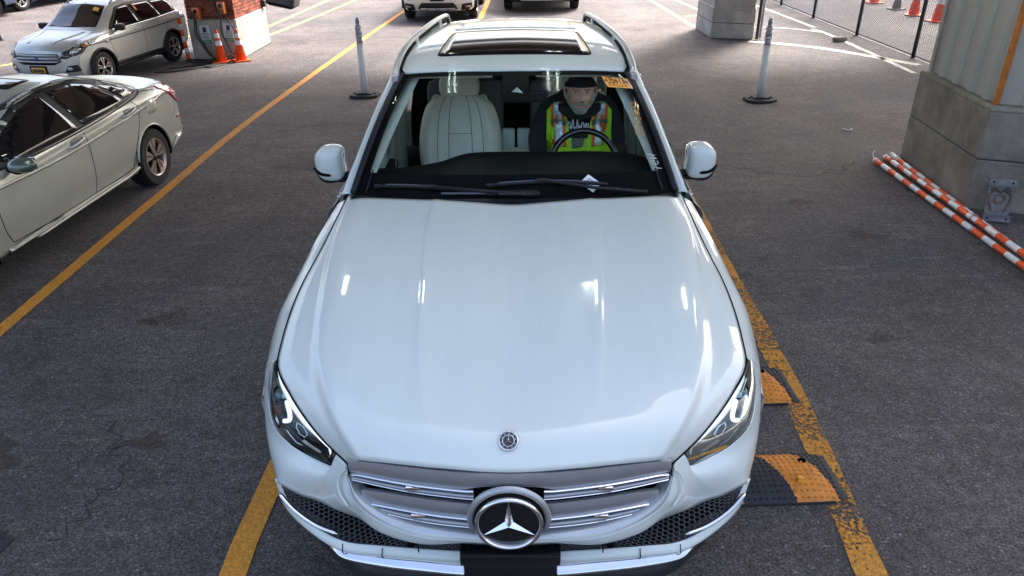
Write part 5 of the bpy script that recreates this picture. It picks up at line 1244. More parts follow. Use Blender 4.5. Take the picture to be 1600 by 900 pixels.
for sg in (1, -1):
    D('window_frame', [(1.30, .945), (1.62, 1.13), (2.05, 1.30), (2.5, 1.355), (3.0, 1.335), (3.45, 1.235), (3.74, 1.105), (3.70, 1.055), (3.2, 1.005), (2.2, .962)], 'side', soft_black, sg, off=.003, rnd=.02)
    D('front_window', [(1.42, .970), (1.72, 1.135), (2.08, 1.27), (2.40, 1.318), (2.46, .988), (2.0, .972)], 'side', dark_glass, sg, off=.010, thick=.004, rnd=.03)
    D('rear_window', [(2.56, .995), (2.52, 1.322), (2.95, 1.305), (3.22, 1.235), (3.36, 1.045), (3.0, 1.012)], 'side', dark_glass, sg, off=.010, thick=.004, rnd=.03)
    D('quarter_window', [(3.42, 1.055), (3.30, 1.215), (3.48, 1.165), (3.66, 1.09), (3.62, 1.068)], 'side', dark_glass, sg, off=.010, thick=.004, rnd=.015)
    D('chrome_molding', ribbon(cr([(1.35, .945, 0), (2.2, .953, 0), (3.2, .998, 0), (3.70, 1.05, 0), (3.78, 1.11, 0), (3.48, 1.235, 0), (3.0, 1.342, 0), (2.5, 1.362, 0), (2.05, 1.31, 0), (1.7, 1.185, 0)], 5)[:, :2], .013), 'side', black_trim, sg, off=.009, thick=.004)
    seam([(1.22, .92), (1.14, .75), (1.14, .50), (1.20, .36)], sg); seam([(2.50, .97), (2.52, .80), (2.50, .52), (2.46, .34)], sg)
    seam([(3.42, 1.02), (3.50, .92), (3.42, .72), (3.28, .52), (3.18, .36)], sg); seam([(1.20, .335), (2.46, .335), (3.16, .345), (3.28, .50)], sg, .007); seam([(1.2, .36), (2.4, .30), (3.2, .31)], sg, .008)
    seam([(3.72, 1.05), (3.95, 1.02), (4.15, .98)], sg, .007); seam([(4.32, .93), (4.33, .74), (4.22, .66)], sg, .007)
    D('fuel_door' , roundpoly([(3.66, .80), (3.86, .80), (3.86, .95), (3.66, .95)], .05), 'side', silver_paint, sg, off=.0035, thick=.003) if sg == 1 else None
    # creases: character lines as slim raised folds
    for pts, w_ in (([(1.0, .84), (2.0, .815), (3.0, .85), (3.6, .90), (4.2, .96)], .03),):
        D('body_crease', ribbon(cr([(a, b_, 0) for a, b_ in pts], 6)[:, :2], w_), 'side', silver_paint, sg, off=.0025, thick=.002)
    D('sill_skirt', [(1.12, .20), (1.14, .30), (2.2, .315), (3.0, .325), (3.22, .36), (3.27, .26), (3.2, .21)], 'side', silver_paint, sg, off=.028, thick=.03, rnd=.02)
    for y, z in ((2.34, .885), (3.30, .925)):
        D('handle_recess', roundpoly([(y - .075, z - .045), (y + .075, z - .045), (y + .075, z + .035), (y - .075, z + .035)], .03), 'side', mat('recess_grey', (.20, .20, .19), .4, .3), sg, off=.002, thick=.002)
        hx = bvS.ray_cast(Vector((sg * 3, y * S_, z * S_)), Vector((-sg, 0, 0)))[0].x
        h_ = MB().tube(cr([(hx - sg * .005, (y - .13) * S_, (z - .015) * S_), (hx + sg * .030, (y - .10) * S_, (z - .01) * S_), (hx + sg * .032, (y + .06) * S_, (z + .012) * S_), (hx + sg * .012, (y + .11) * S_, (z + .018) * S_)], 5), .0135, 8, flat=.8).build('handle', light_silver, ca, True)
        MB().tube([(hx + sg * .02, (y + .075) * S_, (z + .012) * S_), (hx + sg * .022, (y + .10) * S_, (z + .014) * S_)], .014, 6).build('key_cap', seam_m, h_)
    # tail lamp wraps the corner
    D('tail_light', [(4.02, 1.045), (4.30, 1.035), (4.60, .99), (4.64, .72), (4.46, .74), (4.30, .86)], 'side', red_lens, sg, off=.012, thick=.014, rnd=.02)
    D('tail_light', [(sg * .30, .86), (sg * .30, .95), (sg * .60, .985), (sg * .80, .99), (sg * .84, .84), (sg * .6, .82)], 'rear', red_lens, off=.012, thick=.014, rnd=.02)
    D('lamp_strip', [(4.30, .955), (4.55, .93), (4.56, .905), (4.34, .925)], 'side', mat('red_bright', (.70, .04, .08), .2, 0, .8), sg, off=.016, thick=.004)
    D('bumper_flare', [(4.04, .30), (4.12, .22), (4.45, .23), (4.62, .30), (4.60, .38), (4.2, .42)], 'side', silver_paint, sg, off=.030, thick=.03, rnd=.03)
    D('side_marker', [(4.30, .60), (4.44, .61), (4.44, .635), (4.30, .625)], 'side', red_lens, sg, off=.004)
    MB().tube([(sg * (.90 * S_ - .002), 3.63 * S_ + .372 * S_ * math.cos(a), .325 * S_ + .372 * S_ * math.sin(a)) for a in np.linspace(.0, PI * .95, 24)], .010, 6).build('arch_lip', silver_paint, ca, True)
    D('roof_molding', ribbon(cr([(sg * .60, 1.9, 0), (sg * .53, 2.3, 0), (sg * .52, 2.9, 0), (sg * .52, 3.3, 0), (sg * .56, 3.8, 0)], 5)[:, :2], .014), 'top', seam_m, off=.001, thick=0)
    D('headlight', [(sg * .45, .62), (sg * .80, .66), (sg * .84, .76), (sg * .5, .70)], 'front', mat('lamp_clear', (.55, .58, .60), .1, .4, 1.0), off=.01)
D('windshield', [(-.60, 1.48), (-.50, 2.02), (0, 2.06), (.50, 2.02), (.60, 1.48), (0, 1.40)], 'top', dark_glass, off=.004, rnd=.04)
D('sunroof', [(-.36, 2.36), (.36, 2.36), (.35, 2.72), (-.35, 2.72)], 'top', dark_glass, off=.003, rnd=.04)
D('back_glass', [(-.46, 3.16), (0, 3.12), (.46, 3.16), (.56, 3.80), (0, 3.90), (-.56, 3.80)], 'top', dark_glass, off=.004, rnd=.04)
seam([(-.62, 3.92), (0, 4.0), (.62, 3.92)], 1, .008, 'top'); seam([(-.60, 1.36), (0, 1.28), (.60, 1.36)], 1, .01, 'top'); seam([(.66, .4), (.70, 1.3)], 1, .008, 'top'); seam([(-.66, .4), (-.70, 1.3)], 1, .008, 'top')
for sg in (1, -1):
    a = []
    for x, r_ in ((.885, .03), (.93, .075), (1.0, .09), (1.06, .085), (1.10, .05), (1.115, .015)):
        a.append([(sg * x * S_, (1.44 + (1.25 if c_ < 0 else .55) * r_ * c_) * S_, (.97 + .72 * r_ * math.sin(q)) * S_) for q in np.linspace(0, 2 * PI, 13) for c_ in (math.cos(q),)])
    g_ = surf_pts(a, 2, 3); m_ = link('door_mirror', g_.reshape(-1, 3), grid_faces(*g_.shape[:2]), mat('mirror_paint_dark', (.10, .14, .12), .3, .3, 1.0), ca, True); fixn(m_)
    MB().rbox((sg * 1.0 * S_, 1.485 * S_, .97 * S_), (.17 * S_, .012, .11 * S_), .004).build('mirror_glass', chrome, m_)
    MB().tube([(sg * .86 * S_, 1.44 * S_, .925 * S_), (sg * .96 * S_, 1.42 * S_, .915 * S_), (sg * 1.07 * S_, 1.42 * S_, .935 * S_)], (.03, .036, .016), 8, flat=.6).build('mirror_base', seam_m, m_, True)
D('front_grille', [(-.52, .50), (.52, .50), (.58, .62), (-.58, .62)], 'front', gloss_black); D('lower_grille', [(-.55, .28), (.55, .28), (.50, .40), (-.50, .40)], 'front', soft_black)

# ------------------------------------------------------------------ generic sport utility body
def suv_spec(s, L=4.52, W=1.84, H=1.66, wb=2.69, fo=.90, hoodz=1.08):
    k = H / 1.66; rw = fo + wb
    return dict(scale=s, L=L, W=W, zk=1.05, bowf=.30, bowr=.20, wr=.355, clad=True,
        zc=[(0, hoodz * .80), (.10, hoodz * .88), (.45, hoodz * .97), (.95, hoodz * 1.03), (1.18, hoodz * 1.08), (1.55, 1.36 * k), (1.95, 1.60 * k), (2.4, 1.665 * k), (3.2, 1.66 * k), (L - .55, 1.60 * k), (L - .25, 1.45 * k), (L - .05, 1.15 * k), (L, 1.0)],
        hw=[(0, .58), (.5, .64), (1.15, .68), (1.6, .62), (2.1, .58), (3.2, .575), (L - .4, .56), (L, .60)], drop=[(0, .05), (1.2, .05), (2.0, .055), (L - .3, .06), (L, .04)],
        bx=[(0, .78), (.5, .84), (1.5, .875), (3.0, .88), (L - .6, .86), (L, .78)], bz=[(0, hoodz * .70), (.4, hoodz * .88), (1.2, hoodz * .97), (2.2, 1.08), (3.3, 1.12), (L, 1.10)],
        sx=[(0, .86), (.8, W / 2), (2, W / 2 - .012), (3.0, W / 2 - .010), (rw, W / 2), (L, .86)], sill=[(0, .26), (.5, .27), (L - .5, .30), (L, .36)],
        arches=[(fo, .355, .40), (rw, .355, .40)], nose=lambda z: .10 * np.clip((z - .62) / .4, 0, 1) ** 1.5 + .12 * np.clip((.42 - z) / .2, 0, 1), tail=lambda z: .30 * np.clip((z - 1.0) / .6, 0, 1) ** 1.3 + .06 * np.clip((.5 - z) / .2, 0, 1), extra=[fo, rw])
lampc = mat('lamp_clear', (.55, .58, .60), .1, .4, 1.0)
def suv_trim(t, D, seam, sp, dark_sides=True):
    L = sp['L']; 
    for sg in (1, -1):
        D('window_frame', [(1.42, 1.10), (1.72, 1.30), (2.02, 1.50), (2.4, 1.555), (3.2, 1.55), (L - .55, 1.50), (L - .28, 1.36), (L - .42, 1.17), (3.0, 1.125), (2.0, 1.095)], 'side', soft_black, sg, off=.003, rnd=.03)
        D('front_window', [(1.56, 1.125), (1.85, 1.33), (2.08, 1.475), (2.42, 1.515), (2.48, 1.125)], 'side', dark_glass, sg, off=.010, thick=.004, rnd=.03)
        D('rear_window', [(2.57, 1.13), (2.54, 1.518), (3.20, 1.51), (3.36, 1.16)], 'side', dark_glass, sg, off=.010, thick=.004, rnd=.03)
        D('quarter_window', [(3.44, 1.17), (3.30, 1.505), (L - .62, 1.46), (L - .42, 1.34), (L - .52, 1.20)], 'side', dark_glass, sg, off=.010, thick=.004, rnd=.03)
        D('chrome_molding', ribbon([(1.45, 1.09), (2.0, 1.088), (3.0, 1.117), (L - .42, 1.165)], .012), 'side', chrome, sg, off=.010, thick=.004)
        seam([(1.32, 1.04), (1.30, .8), (1.36, .5), (1.40, .40)], sg); seam([(2.52, 1.09), (2.54, .8), (2.50, .40)], sg); seam([(3.52, 1.12), (3.50, .95), (3.32, .70), (3.16, .50), (3.10, .40)], sg)
        D('sill_cladding', [(1.30, .27), (1.34, .42), (3.14, .42), (3.2, .29)], 'side', black_trim, sg, off=.012, thick=.02, rnd=.02)
        for y, z in ((2.33, .98), (3.34, 1.01)):
            D('handle', roundpoly([(y - .11, z - .018), (y + .11, z - .012), (y + .11, z + .020), (y - .11, z + .014)], .012), 'side', light_silver, sg, off=.022, thick=.018)
        D('body_crease', ribbon(cr([(.5, .90, 0), (1.4, .905, 0), (2.6, .93, 0), (3.6, .97, 0), (4.3, 1.0, 0)], 6)[:, :2], .02), 'side', t.children[0].data.materials[0], sg, off=.007, thick=.007)
        s = sp['scale']
        mo = MB().rbox((sg * 1.00 * s, 1.60 * s, 1.13 * s), (.20 * s, .12 * s, .14 * s), .035 * s).build('door_mirror', t.children[0].data.materials[0], t); autosmooth(mo)
        MB().rbox((sg * 1.00 * s, 1.665 * s, 1.13 * s), (.17 * s, .01 * s, .11 * s), .003).build('mirror_glass', chrome, mo); MB().tube([(sg * .87 * s, 1.61 * s, 1.08 * s), (sg * .95 * s, 1.60 * s, 1.085 * s)], .03 * s, 8).build('mirror_arm', seam_m, mo)
        MB().tube([(sg * .56 * s, y * s, (mono([p[0] for p in sp['zc']], [p[1] for p in sp['zc']], y) - .03 + d) * s) for y, d in ((2.0, 0), (2.15, .05), (3.0, .055), (3.7, .05), (3.85, .0))], .018 * s, 8).build('roof_rail', satin, t, True)
    D('rear_glass', [(-.55, 1.17), (.55, 1.17), (.50, 1.48), (-.50, 1.48)], 'rear', dark_glass, rnd=.04)
    for sg in (1, -1): D('tail_light', [(sg * .55, .93), (sg * .82, .92), (sg * .80, 1.08), (sg * .60, 1.06)], 'rear', red_lens, off=.02, thick=.02, rnd=.02)
    seam([(-.66, .35), (-.68, 1.1)], 1, .008, 'top'); seam([(.66, .35), (.68, 1.1)], 1, .008, 'top'); seam([(-.70, 1.17), (0, 1.06), (.70, 1.17)], 1, .012, 'top')

def place(front_wheel, rear_wheel, sp, fw):
    f, r = np.array(front_wheel), np.array(rear_wheel); d = (r - f) / np.linalg.norm(r - f); lat = np.array([d[1], -d[0]])
    n = f - d * fw * sp['scale'] - lat * (sp['W'] / 2 - .06) * sp['scale']
    return (n[0], n[1], 0), -math.atan2(d[0], d[1])
sp = suv_spec(.672); loc, ph = place((-6.15, 11.46), (-5.80, 13.25), sp, .90)
t, D, seam, bvE, bE = make_car('silver_sport_utility', 'pale silver sport utility with a yellow plate parked at upper left', sp, loc, ph, light_silver)
suv_trim(t, D, seam, sp)
wi_ = D('windshield', [(-.63, 1.28), (-.52, 1.90), (0, 1.95), (.52, 1.90), (.63, 1.28), (0, 1.19)], 'top', dark_glass, off=.004, rnd=.05)
# what shows through its windshield: pale dash edge and seat backs read as soft panels behind the glass
D('window_sticker', [(.30, 1.72), (.46, 1.70), (.45, 1.79), (.30, 1.81)], 'top', orange_st, off=.010, thick=.002)
D('window_sticker', [(2.60, 1.36), (2.68, 1.36), (2.66, 1.50), (2.59, 1.50)], 'side', orange_st, 1, off=.016, thick=.002)
g = D('grille', [(-.50, .80), (-.56, .64), (-.40, .57), (.40, .57), (.56, .64), (.50, .80)], 'front', gloss_black, off=.004, rnd=.03)
for z in (.755, .69, .625): D('grille_bar', [(-.50, z), (.50, z), (.50, z + .032), (-.50, z + .032)], 'front', satin_lt, off=.030, thick=.02, parent=None)
D('oval_badge', [(.075 * math.cos(a), .705 + .032 * math.sin(a)) for a in np.linspace(0, 2 * PI, 18)[:-1]], 'front', mat('badge_blue', (.02, .06, .25), .2, .2, 1), off=.045, thick=.02)
D('badge_script', ribbon(cr([(-.045, .70, 0), (-.02, .717, 0), (0, .70, 0), (.02, .70, 0), (.045, .712, 0)], 3)[:, :2], .008), 'front', chrome, off=.050, thick=.003)
D('licence_plate', [(-.17, .40), (.17, .40), (.17, .52), (-.17, .52)], 'front', plate_y, off=.02, thick=.02)
for k_ in range(6): D('plate_print', [(-.13 + .045 * k_, .43), (-.10 + .045 * k_, .43), (-.10 + .045 * k_, .49), (-.13 + .045 * k_, .49)], 'front', ink_blue, off=.024, thick=.002)
D('plate_frame', [(-.21, .37), (.21, .37), (.21, .55), (-.21, .55)], 'front', seam_m, off=.012, thick=.012)
for sg in (1, -1):
    D('headlight', [(sg * .52, .70), (sg * .60, .84), (sg * .86, .93), (sg * .90, .90), (sg * .88, .78), (sg * .66, .69)], 'front', mat('lamp_dark', (.05, .055, .06), .1, .3, 1.0), off=.012, thick=.012, rnd=.02)
    D('headlight', [(.12, .72), (.16, .83), (.42, .95), (.66, 1.00), (.70, .98), (.55, .88), (.30, .76)], 'side', mat('lamp_dark', (.05, .055, .06), .1, .3, 1.0), sg, off=.008, thick=.012, rnd=.02)
    D('lamp_bowl', [(.18, .79), (.24, .85), (.38, .90), (.40, .86), (.28, .79)], 'side', lampc, sg, off=.016, thick=.006, rnd=.01)
    D('turn_lamp', [(.44, .90), (.54, .955), (.60, .95), (.50, .88)], 'side', amber, sg, off=.016, thick=.006)
    D('fog_lamp_panel', [(sg * .56, .40), (sg * .86, .42), (sg * .82, .56), (sg * .64, .54)], 'front', soft_black, off=.006, rnd=.03)
    D('fog_lamp', [(sg * .68 + .05 * math.cos(a), .48 + .04 * math.sin(a)) for a in np.linspace(0, 2 * PI, 12)[:-1]], 'front', lampc, off=.016)
    D('fender_vent', [(1.12, .86), (1.24, .87), (1.23, .915), (1.15, .91)], 'side', chrome, sg, off=.012)
D('lower_cladding', [(-.62, .27), (.62, .27), (.55, .36), (-.55, .36)], 'front', black_trim, off=.008)
for sg in (1, -1): D('hood_crease', ribbon(cr([(sg * .30, .25, 0), (sg * .42, .6, 0), (sg * .50, 1.05, 0)], 5)[:, :2], .05), 'top', light_silver, off=.010, thick=.008)

# ------------------------------------------------------------------ queue at the far end
sp = suv_spec(.90, 4.63, 1.84, 1.66, 2.72, .92, 1.10)
t, D, seam, bvG, _ = make_car('white_crossover', 'white crossover with a black plate bracket waiting behind the lane', sp, (-1.55, 17.15, 0), -.03, white_paint)
suv_trim(t, D, seam, sp)
D('windshield', [(-.63, 1.28), (-.52, 1.90), (0, 1.95), (.52, 1.90), (.63, 1.28), (0, 1.19)], 'top', dark_glass, off=.004, rnd=.05)
D('grille', [(-.50, .92), (-.46, .62), (.46, .62), (.50, .92)], 'front', gloss_black, off=.006, rnd=.05)
D('plate_bracket', [(-.17, .50), (.17, .50), (.17, .62), (-.17, .62)], 'front', black_trim, off=.03, thick=.02)
D('lower_intake', [(-.50, .30), (.50, .30), (.40, .46), (-.40, .46)], 'front', soft_black, off=.008, rnd=.03)
D('skid_plate', [(-.46, .27), (.46, .27), (.42, .325), (-.42, .325)], 'front', satin_lt, off=.03, thick=.02, rnd=.01)
for k_ in (-.25, 0, .25): D('skid_slot', [(k_ - .06, .29), (k_ + .06, .29), (k_ + .05, .305), (k_ - .05, .305)], 'front', seam_m, off=.034, thick=.003)
for sg in (1, -1):
    D('lamp_pocket', [(sg * .56, .60), (sg * .60, .82), (sg * .86, .86), (sg * .86, .60)], 'front', seam_m, off=.008, rnd=.02)
    D('headlight', [(sg * .60, .70), (sg * .64, .80), (sg * .84, .82), (sg * .82, .70)], 'front', lampc, off=.02, thick=.012, rnd=.02)
    D('corner_cladding', [(sg * .56, .27), (sg * .88, .27), (sg * .88, .44), (sg * .60, .42)], 'front', black_trim, off=.012, thick=.01, rnd=.02)
    D('fog_lamp', [(sg * .68, .34), (sg * .80, .34), (sg * .80, .37), (sg * .68, .37)], 'front', satin_lt, off=.018)
sp = suv_spec(.94, 4.9, 1.95, 1.72, 2.95, .90, 1.12)
t, D, seam, bvB, _ = make_car('black_suv', 'black sport utility with a chrome star badge facing the camera in the queue', sp, (.80, 18.45, 0), -.02, black_paint)
suv_trim(t, D, seam, sp)
D('windshield', [(-.63, 1.28), (-.52, 1.90), (0, 1.95), (.52, 1.90), (.63, 1.28), (0, 1.19)], 'top', dark_glass, off=.004, rnd=.05)
D('grille', [(-.56, .80), (-.50, .40), (.50, .40), (.56, .80), (0, .86)], 'front', soft_black, off=.006, rnd=.05)
for z in (.52, .66): 
    for sg in (1, -1): D('grille_bar', [(sg * .13, z), (sg * .50, z), (sg * .50, z + .045), (sg * .13, z + .045)], 'front', chrome, off=.030, thick=.02, rnd=.02)
for rr_, m_ in ((.125, chrome), (.105, gloss_black)): D('badge_disc', [(rr_ * math.cos(a), .56 + rr_ * math.sin(a)) for a in np.linspace(0, 2 * PI, 28)[:-1]], 'front', m_, off=.05 if rr_ > .11 else .056, thick=.02)
for a in (PI / 2, PI * 7 / 6, PI * 11 / 6): D('star_point', [(.02 * math.cos(a + 1.2), .56 + .02 * math.sin(a + 1.2)), (.10 * math.cos(a), .56 + .10 * math.sin(a)), (.02 * math.cos(a - 1.2), .56 + .02 * math.sin(a - 1.2))], 'front', chrome, off=.062, thick=.006)
for sg in (1, -1):
    D('headlight', [(sg * .58, .55), (sg * .60, .74), (sg * .80, .86), (sg * .90, .88), (sg * .90, .62)], 'front', lampc, off=.012, thick=.012, rnd=.03)
    D('daylight_strip', [(sg * .62, .50), (sg * .70, .50), (sg * .72, .70), (sg * .90, .80), (sg * .90, .86), (sg * .66, .76)], 'front', led_m, off=.03, thick=.008)
    D('side_intake', [(sg * .60, .28), (sg * .90, .32), (sg * .88, .46), (sg * .64, .44)], 'front', soft_black, off=.008, rnd=.02)
D('chrome_trim', [(-.55, .27), (.55, .27), (.52, .31), (-.52, .31)], 'front', chrome, off=.02, thick=.02)

# ------------------------------------------------------------------ blue cars at the far left
for i, (lab, nm, fwp, rwp, pt, s_) in enumerate((('pale blue sport utility with a silver wheel at the top left corner', 'blue_sport_utility', (-13.9, 17.3), (-12.42, 19.05), blue2_paint, .80),
        ('bright blue car in the row at the top left', 'blue_car', (-12.5, 20.2), (-12.1, 22.2), blue_paint, .80), ('dark blue car farthest along the row at the top left', 'blue_car', (-11.7, 23.6), (-11.4, 25.6), mat('navy_paint', (.02, .05, .16), .3, .3, 1.0), .80))):
    sp = suv_spec(s_); loc, ph = place(fwp, rwp, sp, .9)
    t, D, seam, _, _ = make_car(nm, lab, sp, loc, ph, pt, group='parked blue cars'); suv_trim(t, D, seam, sp)
    D('windshield', [(-.63, 1.28), (-.52, 1.90), (0, 1.95), (.52, 1.90), (.63, 1.28), (0, 1.19)], 'top', dark_glass, off=.004, rnd=.05)
    D('grille', [(-.50, .80), (-.46, .58), (.46, .58), (.50, .80)], 'front', gloss_black, off=.006, rnd=.05)
    for sg in (1, -1): D('headlight', [(sg * .60, .72), (sg * .64, .84), (sg * .84, .86), (sg * .82, .72)], 'front', lampc, off=.02, thick=.012, rnd=.02)

# ================================================================== the driver
Mw = Matrix.Translation((CX, CY, 0)) @ Matrix.Rotation(-CH, 4, 'Z')
DX, DYc = .395, 2.86
dr = thing('person', 'bearded man in a black hoodie and lime safety vest seated at the wheel', 'person', Mw @ Vector((DX, DYc, .80)), -CH)
def skin(name, verts, edges, radii, m, parent, root=0, sub=2, loc=(0, 0, 0)):
    me = bpy.data.meshes.new(name); me.from_pydata([tuple(v) for v in verts], edges, []); o = bpy.data.objects.new(name, me); C.objects.link(o); o.parent = parent; o.location = loc
    md = o.modifiers.new('skin', 'SKIN'); md.use_smooth_shade = True
    for i, r_ in enumerate(radii):
        sv = me.skin_vertices[0].data[i]; sv.radius = r_ if isinstance(r_, tuple) else (r_, r_); sv.use_root = (i == root)
    me.materials.append(m); s = o.modifiers.new('sub', 'SUBSURF'); s.levels = s.render_levels = sub; return o
# local: x lateral, y backwards (towards the seat), z up from the seat cushion
Vb = [(0, -.02, .08), (0, .02, .24), (0, .05, .42), (0, .055, .51), (0, .01, .56), (0, -.03, .59),
      (.10, .05, .50), (.190, .045, .485), (.245, -.02, .30), (.20, -.20, .20), (.15, -.36, .20),
      (-.10, .05, .50), (-.190, .045, .485), (-.265, .0, .30), (-.235, -.14, .14), (-.20, -.30, .18),
      (.11, -.10, .06), (.14, -.50, .10), (.13, -.66, -.28), (-.11, -.10, .06), (-.14, -.50, .10), (-.13, -.66, -.28), (.13, -.78, -.32), (-.13, -.78, -.32)]
Eb = [(0, 1), (1, 2), (2, 3), (3, 4), (4, 5), (3, 6), (6, 7), (7, 8), (8, 9), (9, 10), (3, 11), (11, 12), (12, 13), (13, 14), (14, 15), (0, 16), (16, 17), (17, 18), (0, 19), (19, 20), (20, 21), (18, 22), (21, 23)]
Rb = [(.17, .13), (.185, .135), (.19, .12), (.13, .10), .062, .058, (.09, .09), .080, .066, .050, .036, (.09, .09), .080, .066, .050, .036, .095, .075, .05, .095, .075, .05, .045, .045]
body = skin('body', Vb, Eb, Rb, cloth_blk, dr)
# hood of the sweatshirt round the neck
MB().tube([(.118 * math.cos(a), .015 + .095 * math.sin(a), .530 + .045 * math.sin(a)) for a in np.linspace(0, 2 * PI, 25)], .038, 8, caps=False).build('hoodie_hood', cloth_blk, dr, True)
# head, one sculpted surface
HC = Vector((0, -.095, .612))
def head_r(th, ph):
    """direction (azimuth th from the face -y, elevation ph) -> point"""
    x, y, z = math.sin(th) * math.cos(ph), -math.cos(th) * math.cos(ph), math.sin(ph)
    p = Vector((x * .082, y * .100, z * .125))
    f = max(0, math.cos(th)) * max(0, math.cos(ph))
    X, Z = p.x, p.z
    if f > 0:
        g = lambda cx, cz, sx, sz: math.exp(-((abs(X) - cx) / sx) ** 2 - ((Z - cz) / sz) ** 2)
        g0 = lambda cx, cz, sx, sz: math.exp(-((X - cx) / sx) ** 2 - ((Z - cz) / sz) ** 2)
        d = 0
        d += .030 * g0(0, -.015, .012, .020) + .014 * g0(0, .012, .009, .022) + .012 * g(.016, -.020, .009, .009)   # nose
        d -= .014 * g(.032, .022, .018, .012); d += .007 * g(.032, .044, .024, .008)                               # sockets, brow
        d += .008 * g(.042, -.012, .018, .018); d -= .006 * g0(0, -.034, .010, .005)
        d += .007 * g0(0, -.048, .020, .007) - .006 * g0(0, -.055, .022, .003) + .006 * g0(0, -.063, .018, .006)
        d += .012 * g0(0, -.092, .026, .018); d -= .004 * g(.05, -.05, .012, .02)
        p += Vector((0, -1, 0)) * d
    if z < -.2: p.x *= 1 - .28 * (-z - .2) ; p.y += .02 * (-z - .2)
    p.x *= 1 + .05 * math.exp(-((Z + .045) / .035) ** 2)
    return HC + p
nt_, np_ = 72, 54; V = []
for j in range(np_ + 1):
    ph_ = -PI / 2 + PI * j / np_
    for i in range(nt_): V.append(head_r(-PI + 2 * PI * i / nt_, ph_))
F = [(j * nt_ + i, j * nt_ + (i + 1) % nt_, (j + 1) * nt_ + (i + 1) % nt_, (j + 1) * nt_ + i) for j in range(np_) for i in range(nt_)]
hd = link('head', V, F, skin_m, dr, True)
def on_face(x, z, d=0):
    z0 = z; best = None
    for j in range(np_ + 1):
        for i in range(nt_ // 4, 3 * nt_ // 4 + 1):
            v = V[j * nt_ + i]; q = (v.x - x) ** 2 + (v.z - HC.z - z) ** 2
            if best is None or q < best[0]: best = (q, v)
    return best[1] + Vector((0, -d, 0))
for sg in (1, -1):
    e = on_face(sg * .031, .020); bm = bmesh.new(); bmesh.ops.create_uvsphere(bm, u_segments=16, v_segments=10, radius=.0125)
    for v in bm.verts: v.co += e + Vector((0, .0090, 0))
    me = bpy.data.meshes.new('eye'); bm.to_mesh(me); bm.free(); me.materials.append(eye_w); me.polygons.foreach_set('use_smooth', [True] * len(me.polygons)); o = bpy.data.objects.new('eye', me); C.objects.link(o); o.parent = hd
    MB().lathe([(.0055, -.0018), (.001, -.0024)], 14, 'Y', e + Vector((0, -.0035, -.001))).build('iris', mat('iris_dark', (.03, .025, .02), .2), o)
    MB().tube(cr([e + Vector((-.016, .001, .001)), e + Vector((-.004, -.0045, .0060)), e + Vector((.006, -.0045, .0060)), e + Vector((.016, .001, .001))], 4), .0042, 6).build('eyelid', skin_m, o, True)
    MB().tube(cr([on_face(sg * .014, .034, .001), on_face(sg * .032, .039, .002), on_face(sg * .050, .034, .001)], 4), .0038, 6, flat=.6).build('eyebrow', mat('brow_brown', (.06, .045, .035), .9), hd, True)
    ear = [HC + Vector((sg * (.084 + a), .005 + b_, c_)) for a, b_, c_ in ((.0, -.008, -.03), (.008, .0, -.015), (.012, .010, .005), (.012, .014, .022), (.006, .006, .034), (0, -.006, .03))]
    MB().tube(cr(ear, 3), .009, 8, flat=.5).build('ear', skin_m, hd, True)
MB().tube(cr([on_face(-.022, -.055, .001), on_face(-.008, -.051, .0035), on_face(.008, -.051, .0035), on_face(.022, -.055, .001)], 4), [.001] + [.0045] * 11 + [.001], 6, flat=.7).build('mouth', lip_m, hd, True)
MB().tube(cr([on_face(-.020, -.0575, .003), on_face(0, -.0560, .0055), on_face(.020, -.0575, .003)], 4), .0014, 5).build('lip_line', seam_m, hd)
for sg in (1, -1): MB().lathe([(.0042, -.001), (.001, -.001)], 8, 'Y', on_face(sg * .010, -.031, .002)).build('nostril', mat('nostril_dark', (.08, .02, .015), .8), hd)
# beard: shell over the jaw with tufts
bV, bF, idx = [], [], {}
for j in range(np_):
    for i in range(nt_):
        q = [(j, i), (j, (i + 1) % nt_), (j + 1, (i + 1) % nt_), (j + 1, i)]
        c_ = sum((V[a * nt_ + b_] for a, b_ in q), Vector()) / 4 - HC
        side = abs(c_.x) > .060 and -.09 < c_.z < .010 and c_.y < .015
        jaw = c_.z < -.068 and c_.y < .02; stache = -.050 < c_.z < -.036 and abs(c_.x) < .036 and c_.y < -.07; cheek = abs(c_.x) > .034 and -.07 < c_.z < -.040 and c_.y < 0; gnat = -.072 < c_.z < -.064 and abs(c_.x) < .010
        if (side or jaw or stache or cheek or gnat) and c_.y < .03:
            f = []
            for a, b_ in q:
                if (a, b_) not in idx:
                    p = V[a * nt_ + b_]; n = (p - HC).normalized(); idx[(a, b_)] = len(bV); bV.append(p + n * (.0045 + .0035 * random.random() + (.006 if (p - HC).z < -.10 else 0)))
                f.append(idx[(a, b_)])
            bF.append(f)
link('beard', bV, bF, beard_m, dr, True)
# beanie
bn = []
for k_, (ph_, e) in enumerate([(a, .010 + (.007 if a < .52 else 0)) for a in (.30, .34, .42, .50, .54, .7, .95, 1.2, 1.4, 1.55)]):
    bn.append([HC + Vector((math.sin(a) * math.cos(ph_) * (.086 + e), -math.cos(a) * math.cos(ph_) * (.098 + e) + .004, math.sin(ph_) * (.125 + e) + .012 * math.cos(a + PI) * 0 + (.012 if math.cos(a) > 0 else -.02) * abs(math.cos(a)))) for a in np.linspace(0, 2 * PI, 33)])
g_ = np.array([[tuple(p) for p in r_] for r_ in bn]); link('beanie', g_.reshape(-1, 3), grid_faces(*g_.shape[:2]), cloth_blk, dr, True)
